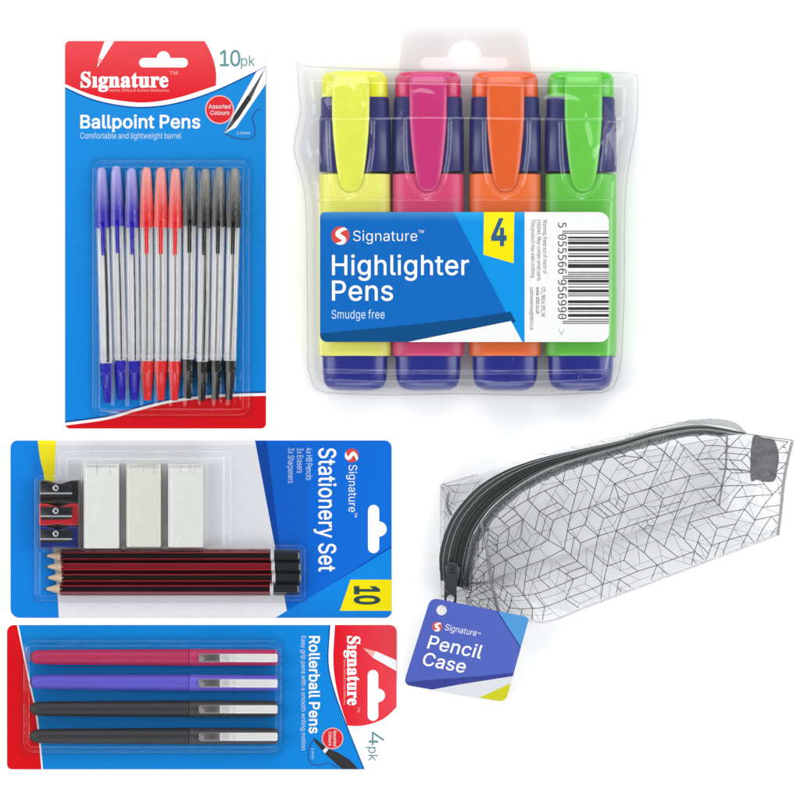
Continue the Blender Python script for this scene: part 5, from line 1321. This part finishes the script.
rk = make_roller('black', C(44, 44, 46), C(60, 60, 60), 'black rollerball pen with silver clip between the purple pen and the lower black pen')
for y, tilt, lb, src in ((708.6, 0, None, rk), (736, 0, 'black rollerball pen with silver clip at the bottom of the card', 'dup'),
                         (657.2, .1, 'dark pink rollerball pen with silver clip at the top of the card', ('pink', C(186, 28, 86), C(194, 42, 100))),
                         (682.2, .3, 'violet blue rollerball pen with silver clip below the pink pen', ('violet', C(92, 84, 206), C(104, 98, 216)))):
    o = rk if src is rk else dup(rk) if src == 'dup' else make_roller(src[0], src[1], src[2], lb)
    o.location = W(154, y, 4) / 1000 + Vector((0, 0, -.004 + T1 / 1000))
    o.rotation_euler = (0, 0, math.radians(-tilt))
    if lb:
        o['label'] = lb

# ================================================================== pencil case
pc = thing('pencil_case', 'clear vinyl pencil case with black line pattern and dark zip', 'pencil case', W(615, 525, 0))
ZIN = [(462, 588, 10), (465, 562, 14), (473, 533, 18), (490, 508, 21), (515, 487, 23), (545, 469.5, 24.5), (580, 457.2, 25.5), (620, 446, 26), (660, 434.2, 26.5), (700, 428.2, 26.5), (745, 434, 25.5), (792.5, 440.5, 22)]
FBOT = [(466, 604, 10), (484, 610, 12), (503, 616, 14), (528, 620.5, 15.5), (549, 621.5, 17), (590, 606, 20), (620, 594.7, 22.5), (653, 582.2, 25), (690, 568.2, 27), (720, 556.9, 28.5), (752, 544.8, 29), (778, 535, 28)]
ZOUT = [(440.5, 580, 9), (439.5, 555, 13), (446, 530, 17), (457, 509.5, 20), (478, 487, 22.5), (505, 470.5, 24), (540, 458.2, 25), (580, 449.2, 26), (620, 440.5, 26.8), (655, 431.0, 27), (700, 424.6, 27), (745, 432.6, 25.6)]
EAR = [(441, 602, 2.5), (441, 570, 2.5), (441, 535, 2.5), (441, 492, 2.6), (441, 486, 2.6), (442, 484.6, 2.7), (449, 482.5, 2.9), (478, 474.5, 4), (508, 464, 8), (545, 452.5, 14), (585, 443.5, 18), (620, 435, 21), (655, 424, 22), (700, 418.4, 22), (745, 431.4, 22)]


def sp3(P, k=8):
    return [Vector(p) for p in spline([tuple(p) for p in P], k)]


def front_pt(u, v):
    """Point on the front film: u 0..1 left to right, v 0 at the lower edge, 1 at the zip."""
    n = len(TOP) - 1
    x = min(max(u, 0), 1) * n
    i = min(int(x), n - 1)
    f = x - i
    t = TOP[i].lerp(TOP[i + 1], f)
    b = BOT[i].lerp(BOT[i + 1], f)
    p = b.lerp(t, v)
    bul = math.sin(math.pi * min(max(v, 0), 1)) * 4.2 * math.sin(math.pi * min(1, .12 + u * .9)) ** .6
    p.z += bul + .9 * math.sin(u * 23 + v * 5 + 2 * math.sin(u * 9)) * math.sin(math.pi * v) * math.sin(math.pi * u)
    return p


TOP, BOT = sp3(ZIN), sp3(FBOT)


def wpt(p):
    return W(p.x, p.y, p.z)


def patch(fn, nu, nv, mat, name, parent):
    mb = MB()
    mb.v = [tuple(wpt(fn(i / nu, j / nv))) for j in range(nv + 1) for i in range(nu + 1)]
    for j in range(nv):
        for i in range(nu):
            a = j * (nu + 1) + i
            mb.f.append((a, a + 1, a + nu + 2, a + nu + 1))
            mb.m.append(0)
    return obj(name, mb, mat, parent, True, 180)


def quad_fn(a, b, c, d, wav=.4):
    """Bilinear patch a-b along the bottom, d-c along the top."""
    a, b, c, d = map(Vector, (a, b, c, d))

    def fn(u, v):
        p = a.lerp(b, u).lerp(d.lerp(c, u), v)
        p.z += wav * math.sin(u * 9 + v * 4)
        return p
    return fn


back_fn = quad_fn((441, 596, 1.6), (718, 505, 1.6), (724, 437, 1.9), (441, 486, 1.9), .3)
BB = [Vector((441 + 277 * i / 88, 596 - 91 * i / 88, 1.8)) for i in range(89)]


def bottom_fn(u, v):
    n = len(BOT) - 1
    x = u * n
    i = min(int(x), n - 1)
    return BB[i].lerp(BB[i + 1], x - i).lerp(BOT[i].lerp(BOT[i + 1], x - i), v) + Vector((0, 0, .6 * math.sin(u * 11)))


end_fn = quad_fn((718, 505, 1.8), (778, 535, 28), (792.5, 440.5, 22), (724, 437, 1.9), .3)
EARs, ZOs = sp3(EAR), sp3(ZOUT)


def shoulder_fn(u, v):
    n = len(EARs) - 1
    x = u * n
    i = min(int(x), n - 1)
    y = u * (len(ZOs) - 1)
    k = min(int(y), len(ZOs) - 2)
    p = EARs[i].lerp(EARs[i + 1], x - i).lerp(ZOs[k].lerp(ZOs[k + 1], y - k), v)
    p.z += 2.5 * math.sin(math.pi * v) * (1 - u)
    return p


FR = patch(front_pt, 110, 30, M['case_film'], 'front_panel', pc)
BK = patch(back_fn, 40, 16, M['case_film'], 'back_panel', pc)
BO = patch(bottom_fn, 88, 10, M['case_base'], 'bottom_panel', pc)
EN = patch(end_fn, 16, 16, M['case_film'], 'end_panel', pc)
SH = patch(shoulder_fn, 88, 8, M['case_film'], 'top_panel', pc)

m_line = mat_solid('black_line_print', C(58, 58, 60), .5, vary=.1)


def line_pattern(name, fn, length, height, cell, seed, parent, width=.95, skew=0.0, lift=.18):
    """Printed net of lozenges and bricks: a triangle grid whose cells are merged at random, some split again."""
    rg = random.Random(seed)
    h = cell * .8660
    rows, cols = int(height / h) + 3, int(length / cell) + 4
    ptsg = {}
    for r in range(-1, rows):
        for c in range(-2, cols):
            ptsg[r, c] = (c * cell + (r % 2) * cell / 2 + rg.uniform(-.05, .05) * cell, r * h + rg.uniform(-.05, .05) * h)
    tris = []
    for r in range(-1, rows - 1):
        for c in range(-2, cols - 1):
            if r % 2 == 0:
                tris += [((r, c), (r, c + 1), (r + 1, c)), ((r, c + 1), (r + 1, c + 1), (r + 1, c))]
            else:
                tris += [((r, c), (r, c + 1), (r + 1, c + 1)), ((r, c), (r + 1, c + 1), (r + 1, c))]
    tris = [t for t in tris if all(p in ptsg for p in t)]
    par_, size = list(range(len(tris))), [1] * len(tris)

    def find(i):
        while par_[i] != i:
            par_[i] = par_[par_[i]]
            i = par_[i]
        return i
    edges = {}
    for i, t in enumerate(tris):
        for k in range(3):
            edges.setdefault(tuple(sorted((t[k], t[(k + 1) % 3]))), []).append(i)
    el = list(edges)
    rg.shuffle(el)
    for e in el:
        if len(edges[e]) == 2:
            a, b = find(edges[e][0]), find(edges[e][1])
            if a != b and size[a] + size[b] <= (3 if rg.random() < .3 else 2):
                par_[a] = b
                size[b] += size[a]
    for e in el:                                          # single triangles left over join a neighbour
        if len(edges[e]) == 2:
            a, b = find(edges[e][0]), find(edges[e][1])
            if a != b and min(size[a], size[b]) == 1 and size[a] + size[b] <= 3:
                par_[a] = b
                size[b] += size[a]
    segs = []
    for e, ts in edges.items():
        if len(ts) == 1 or find(ts[0]) != find(ts[1]):
            segs.append((ptsg[e[0]], ptsg[e[1]]))
    md = lambda a, b, f=.5: (a[0] + (b[0] - a[0]) * f, a[1] + (b[1] - a[1]) * f)
    groups = {}
    for i in range(len(tris)):
        groups.setdefault(find(i), []).append(tris[i])
    for g in groups.values():
        x = rg.random()
        if len(g) == 1:
            a, b, c = [ptsg[p] for p in g[0]]
            if x < .12:
                ce = md(a, md(b, c), .66)
                segs += [(ce, md(a, b)), (ce, md(b, c)), (ce, md(a, c))]
            elif x < .30:
                segs.append((md(a, b), md(a, c)))
            elif x < .40:
                segs.append((a, md(b, c)))
        elif len(g) == 2:
            sh = [p for p in g[0] if p in g[1]]
            o1, o2 = [p for p in g[0] if p not in sh][0], [p for p in g[1] if p not in sh][0]
            A_, B_, C_, D_ = ptsg[sh[0]], ptsg[o1], ptsg[sh[1]], ptsg[o2]
            if x < .16:
                segs.append((md(A_, B_), md(D_, C_)))
            elif x < .32:
                segs.append((md(B_, C_), md(A_, D_)))
            elif x < .40:
                ce = md(A_, C_)
                segs += [(ce, md(A_, B_)), (ce, md(B_, C_)), (ce, D_)]
            elif x < .44:
                segs += [(md(A_, B_, .3), md(D_, C_, .3)), (md(A_, B_, .62), md(D_, C_, .62))]
    mb = MB()

    def at(s, t):
        u, v = (s + skew * t) / length, t / height
        return u, v
    for (s0, t0), (s1, t1) in segs:
        n = max(2, int(math.hypot(s1 - s0, t1 - t0) / 3.0) + 1)
        run = []
        for i in range(n + 1):
            u, v = at(s0 + (s1 - s0) * i / n, t0 + (t1 - t0) * i / n)
            if 0.004 < u < .996 and .006 < v < .994:
                run.append((u, v))
            else:
                if len(run) > 1:
                    emit(mb, fn, run, width, lift)
                run = []
        if len(run) > 1:
            emit(mb, fn, run, width, lift)
    return obj(name, mb, m_line, parent, False)


def emit(mb, fn, run, width, lift):
    P, N = [], []
    for u, v in run:
        p = wpt(fn(u, v))
        du = wpt(fn(min(u + .004, 1), v)) - wpt(fn(max(u - .004, 0), v))
        dv = wpt(fn(u, min(v + .01, 1))) - wpt(fn(u, max(v - .01, 0)))
        nn = du.cross(dv)
        if nn.length < 1e-9:
            return
        nn.normalize()
        if nn.z < 0:
            nn = -nn
        P.append(p + nn * lift)
        N.append(nn)
    A, B = [], []
    for i in range(len(P)):
        t = (P[min(i + 1, len(P) - 1)] - P[max(i - 1, 0)])
        if t.length < 1e-9:
            return
        s = t.normalized().cross(N[i]) * (width * MM_PX / 2)
        A.append(P[i] - s)
        B.append(P[i] + s)
    mb.ribbon(A, B)


line_pattern('printed_lines', front_pt, 330, 128, 16.0, 11, FR, .72, .0)
line_pattern('printed_lines', back_fn, 292, 100, 19, 5, BK, .36)
line_pattern('printed_lines', bottom_fn, 292, 50, 17, 8, BO, .36)
line_pattern('printed_lines', end_fn, 70, 88, 22, 3, EN, .4)
line_pattern('printed_lines', shoulder_fn, 330, 30, 19, 9, SH, .42)

# seams and piping
m_seam = mat_film('welded_seam_vinyl', (.62, .62, .63), .15, .25, (.3, .3, .31), f0=.06, bump=.3, bscale=700)
m_pipe = mat_film('clear_piping', (.80, .80, .81), .12, .16, (.55, .55, .56), f0=.08, bump=.2, bscale=300)


m_bead = mat_film('welded_bead_highlight', (.9, .9, .9), .1, .55, (.84, .84, .85), f0=.08, bump=.1, bscale=300)  # white put into the welded edge bead as its highlight


def seam(name, P, r, mat, k=6):
    mb = MB()
    mb.tube([wpt(p) for p in sp3(P, k)], r, 8)
    return obj(name, mb, mat, pc)


rag = random.Random(2)
seam('corner_seam', [(481, 522, 24.5), (484, 536, 24.5), (488, 556, 23.5), (491, 580, 21), (495, 598, 18), (499, 614, 14.5)], .85, m_seam)
seam('corner_seam', [(464, 584, 11.5), (476, 583, 15), (491, 582, 21), (504, 578, 22.5)], .6, m_seam)
seam('corner_seam', [(449, 492, 4), (447, 504, 5), (451, 515, 9)], .8, m_seam)
seam('corner_seam', [(727, 437, 27), (726.4, 452, 20), (725.6, 468, 12), (722, 485, 5), (719, 506, 2.4)], .55, m_seam)
seam('corner_seam', [(719, 469, 12), (735, 469.5, 18), (752, 471.5, 26)], .5, m_seam)
seam('edge_piping', [(p[0], p[1], p[2] + .2) for p in ZIN[10:]] , .45, m_seam)
seam('edge_piping', [(792.5, 440.5, 22.2), (789, 455, 25), (784, 480, 28), (781, 510, 28.6), (778, 535, 28)], .8, m_seam)
seam('edge_piping', [(p[0], p[1], p[2] + .1) for p in FBOT], .5, m_pipe)
seam('edge_piping', [(p[0] + .6, p[1] + .9, p[2] + 1.0) for p in ZIN[2:]], .32, m_bead)
seam('edge_piping', [(p[0], p[1], p[2]) for p in EAR[:8]], .45, m_pipe)
seam('edge_piping', [(718, 505, 1.9), (660, 524, 2.2), (580, 550, 2.2), (500, 577, 2.2), (441, 597, 2.0)], .4, m_pipe)

# the zip
m_tape = mat_solid('zip_tape_cloth', C(48, 52, 52), .75, vary=.18, scale=900, bump=.4, bscale=2500)
m_teeth = mat_solid('zip_coil_nylon', C(30, 33, 34), .38, vary=.1)
m_puller = mat_solid('gunmetal_slider', C(74, 76, 82), .35, metal=.55, vary=.08)
m_tape2 = mat_film('zip_tape_under_vinyl', (.34, .36, .36), .3, .40, (.16, .17, .17), f0=.05, bump=.5, bscale=900)
m_tape3 = mat_film('zip_tape_behind_vinyl', (.5, .51, .51), .3, .32, (.36, .37, .37), f0=.05, bump=.5, bscale=900)
ZIs = sp3(ZIN[:11])
ZO2 = sp3(ZOUT[:11] + [ZOUT[11]])
n = len(ZIs)
ZO2 = [ZO2[round(i * (len(ZO2) - 1) / (n - 1))] for i in range(n)]


def zpt(i, f, lift=0.0):
    p = ZO2[i].lerp(ZIs[i], f)
    return W(p.x, p.y, p.z + lift + 1.6 * math.sin(math.pi * f))


mb = MB()
fr_ = [0, .14, .28, .42, .58, .72, .86, 1.0]
for a, b in zip(fr_[:-1], fr_[1:]):
    mb.ribbon([zpt(i, a, .5) for i in range(n)], [zpt(i, b, .5) for i in range(n)])
zp = obj('zipper', mb, m_tape, pc, True, 60)
mb = MB()
for f, r in ((.60, .75), (.72, .75)):
    mb.tube([zpt(i, f, .8) for i in range(n)], [r * (1 - .55 * i / n) for i in range(n)], 8)
step = .0
i = 0.0
while i < n - 1.01:                                       # the coil's separate turns
    k = int(i)
    p, q = zpt(k, .54, 1.25).lerp(zpt(k + 1, .54, 1.25), i - k), zpt(k, .80, 1.25).lerp(zpt(k + 1, .80, 1.25), i - k)
    mb.tube([p, p.lerp(q, .5) + Vector((0, 0, .45)), q], .28 * (1 - .4 * i / n), 5)
    i += .55
obj('zipper_teeth', mb, m_teeth, zp)
mb = MB()
for f, r in ((.16, .22), (.36, .2), (.93, .2)):
    mb.tube([zpt(i, f, .7) for i in range(n)], r, 6)
obj('zipper_ridges', mb, mat_solid('ridge_highlight', C(150, 154, 154), .5), zp)  # pale ridges carry the zip's highlight streaks in their colour
# tape seen through the vinyl, in front of the coil and behind it
mb = MB()
FT = [(470, 590, 15), (474, 566, 20), (481, 539, 24), (499, 513, 27), (523, 492.5, 29), (552, 477.5, 30), (588, 464, 31), (625, 453.6, 31), (660, 443.6, 31), (690, 437, 30.5), (728, 435.6, 28)]
FTs = sp3(FT)
mb.ribbon([W(p.x, p.y, p.z + .3) for p in ZIs], [W(FTs[i].x + rag.uniform(-.8, .8), FTs[i].y + rag.uniform(-1, 1), FTs[i].z + 1.2) for i in range(n)])
obj('zipper_tape', mb, m_tape2, zp, False)
mb = MB()                                                 # woven ribs along the front tape
for i in range(1, n - 3):
    for h_ in (0, .5):
        a_ = ZIs[i].lerp(ZIs[i + 1], h_)
        b_ = FTs[i].lerp(FTs[i + 1], h_)
        f0_, f1_ = .34 + rag.uniform(-.05, .05), .70 + rag.uniform(-.1, .1)
        p, q = a_.lerp(b_, f0_), a_.lerp(b_, f1_)
        mb.tube([W(p.x, p.y, p.z + 1.1), W(q.x, q.y, q.z + 1.2)], .26, 5)
obj('zipper_ribs', mb, m_tape, zp, False)
mb = MB()
BT = sp3([(625, 438, 27), (655, 428.6, 27.4), (690, 420.4, 27.4), (718, 418.6, 27), (736, 423, 26.6), (747, 432.6, 25.8)], 8)
BU = sp3([(625, 439, 27.2), (655, 430, 27.6), (690, 424.6, 27.6), (718, 425.6, 27.4), (736, 429.6, 27), (747, 434, 26.2)], 8)
mb.ribbon([W(p.x, p.y + rag.uniform(-.5, .5), p.z) for p in BT], [W(p.x, p.y, p.z) for p in BU])
obj('zipper_tape', mb, m_tape3, zp, False)
# cloth zip end lining inside the right end
m_lin = mat_solid('lining_cloth', C(104, 104, 108), .8, vary=.35, scale=260, bump=.5, bscale=900)
lin_pts = [(752.6, 437.4), (764, 438), (773, 439.4), (777, 446), (779, 456), (778, 466), (775, 480), (769, 482), (763, 481.6), (757, 479.6), (750.4, 478.4)]
mb = layered([([spline(lin_pts, 4, True)], 0)], lambda x, y: W(x, y, 26.5 + (y - 437) * .07))
obj('zipper_end_lining', mb, m_lin, zp, False)
# slider and pull
mb = MB()
mb.prism([(445, 567), (448.5, 562), (456, 562.5), (460.5, 568), (459, 579), (455.5, 583), (447.5, 582.5)], 12.5, 17.2, W, 0, .7)
sl = obj('zipper_slider', mb, m_puller, zp)
mb = layered([([spline([(445.2, 577), (450.4, 574.6), (456.6, 577), (456.6, 590), (456.4, 602), (453.5, 606), (447.6, 606), (444.6, 602), (444.4, 590)], 5, True)], 0)],
             lambda x, y: W(x, y, 24.5 - abs(y - 590) * .08), None, None, [circle(450.4, 598.8, 3.9, 24)])
layered([([spline([(445.2, 577), (450.4, 574.6), (456.6, 577), (456.6, 590), (456.4, 602), (453.5, 606), (447.6, 606), (444.6, 602), (444.4, 590)], 5, True)], 0)],
        lambda x, y: W(x, y, 23.3 - abs(y - 590) * .08), mb, None, [circle(450.4, 598.8, 3.9, 24)])
mb.prism([(447, 574), (455, 574), (455, 580), (447, 580)], 16.5, 23.2, W, 0, .4)
obj('zipper_pull', mb, m_puller, sl, False)

# ================================================================== swing tag on the pencil case
tg = thing('swing_tag', 'purple blue swing tag leaning on the zip end of the pencil case', 'tag', W(466, 650, 0))
TLc, TRc, BRc, BLc = (430.6, 597.6), (529.4, 617.2), (505.6, 702.2), (403.2, 684.6)


def tagz(x, y):
    ex, ey = (TRc[0] - TLc[0], TRc[1] - TLc[1]), (BLc[0] - TLc[0], BLc[1] - TLc[1])
    det = ex[0] * ey[1] - ex[1] * ey[0]
    b = (ex[0] * (y - TLc[1]) - ex[1] * (x - TLc[0])) / det
    return 27.5 - 25.5 * b


def tmap(x, y, z=0.0):
    return W(x, y, tagz(x, y) + z)


def corner(a, p, c, r=9):
    a, p, c = Vector(a), Vector(p), Vector(c)
    q0, q1 = p + (a - p).normalized() * r, p + (c - p).normalized() * r
    return [tuple(q0.lerp(p, t).lerp(p.lerp(q1, t), t)) for t in [i / 6 for i in range(7)]]


tout = corner(BLc, TLc, TRc, 8) + corner(TLc, TRc, BRc, 5) + corner(TRc, BRc, BLc, 8) + corner(BRc, BLc, TLc, 8)
t_bl = mat_print('tag_violet_blue', C(76, 96, 190), C(80, 102, 196), 0, -30, 30)
t_lt = mat_print('tag_light_blue', C(78, 156, 220))
t_dk = mat_print('tag_deep_violet', C(50, 62, 150))
t_w = mat_print('tag_white', C(226, 228, 234))
t_y = mat_print('tag_yellow', C(214, 212, 20))
lays = [([[(395, 590), (540, 590), (540, 710), (395, 710)]], 0),
        ([[(488, 602), (540, 602), (540, 660), (520.4, 647.6), (496, 610.6)]], 1),
        ([[(497.6, 610.6), (496, 610.6), (520, 648.2), (520.6, 646.6)]], 2),
        ([[(400, 682.6), (440, 679), (480, 676), (514, 672.6), (514, 676), (460, 684.6), (432, 690), (400, 690)]], 2),
        ([[(430, 690), (460, 684.4), (514, 676), (514, 710), (430, 700)]], 3),
        ([[(479, 697.6), (496, 690), (510.5, 683.4), (510, 706), (479, 704)]], 4)]
tagc = board('tag_card', tout, [circle(441.6, 610.2, 5.1, 28)], lays, -.7, 0, [t_bl, t_lt, t_dk, t_w, t_y], tg, 3, mp=tmap)
tu = (27, -85)
td = (99, 19.5)
ll, lc = logo_layers(0, 0, 1, ax=lambda x, y: (437.2 + 5.0 * x - 1.0 * y, 626.6 + 1.1 * x + 4.9 * y))
print_shape('printed_emblem', ll, .06, [M['logo_red'], M['white_ink']], tagc, mp=tmap, clip=lc)
text('printed_brand', 'Signature', (444.4, 630), td, 6.4, 32, .06, M['white_ink'], tagc, bold=-2, track=8, mp=tmap, up=tu)
text('printed_trademark', 'TM', (477.4, 634), td, 2, 3.4, .06, M['white_ink'], tagc, mp=tmap, up=tu)
text('printed_title', 'Pencil', (426.8, 648), td, 13.2, 54.6, .06, M['white_ink'], tagc, bold=9, track=12, mp=tmap, up=tu)
text('printed_title', 'Case', (421.4, 664.6), td, 13.0, 43.4, .06, M['white_ink'], tagc, bold=9, track=12, mp=tmap, up=tu)
# cord that ties the tag to the zip pull
mb = MB()
mb.tube([wpt(Vector(p)) for p in spline([(443.4, 607, tagz(443, 607) - 1.2), (443.5, 605, 25.6), (447.5, 601.5, 23.2), (450.4, 600.6, 22.8)], 6)], .28, 6)
obj('tag_loop', mb, mat_solid('clear_tag_loop', C(190, 190, 192), .25), tg)
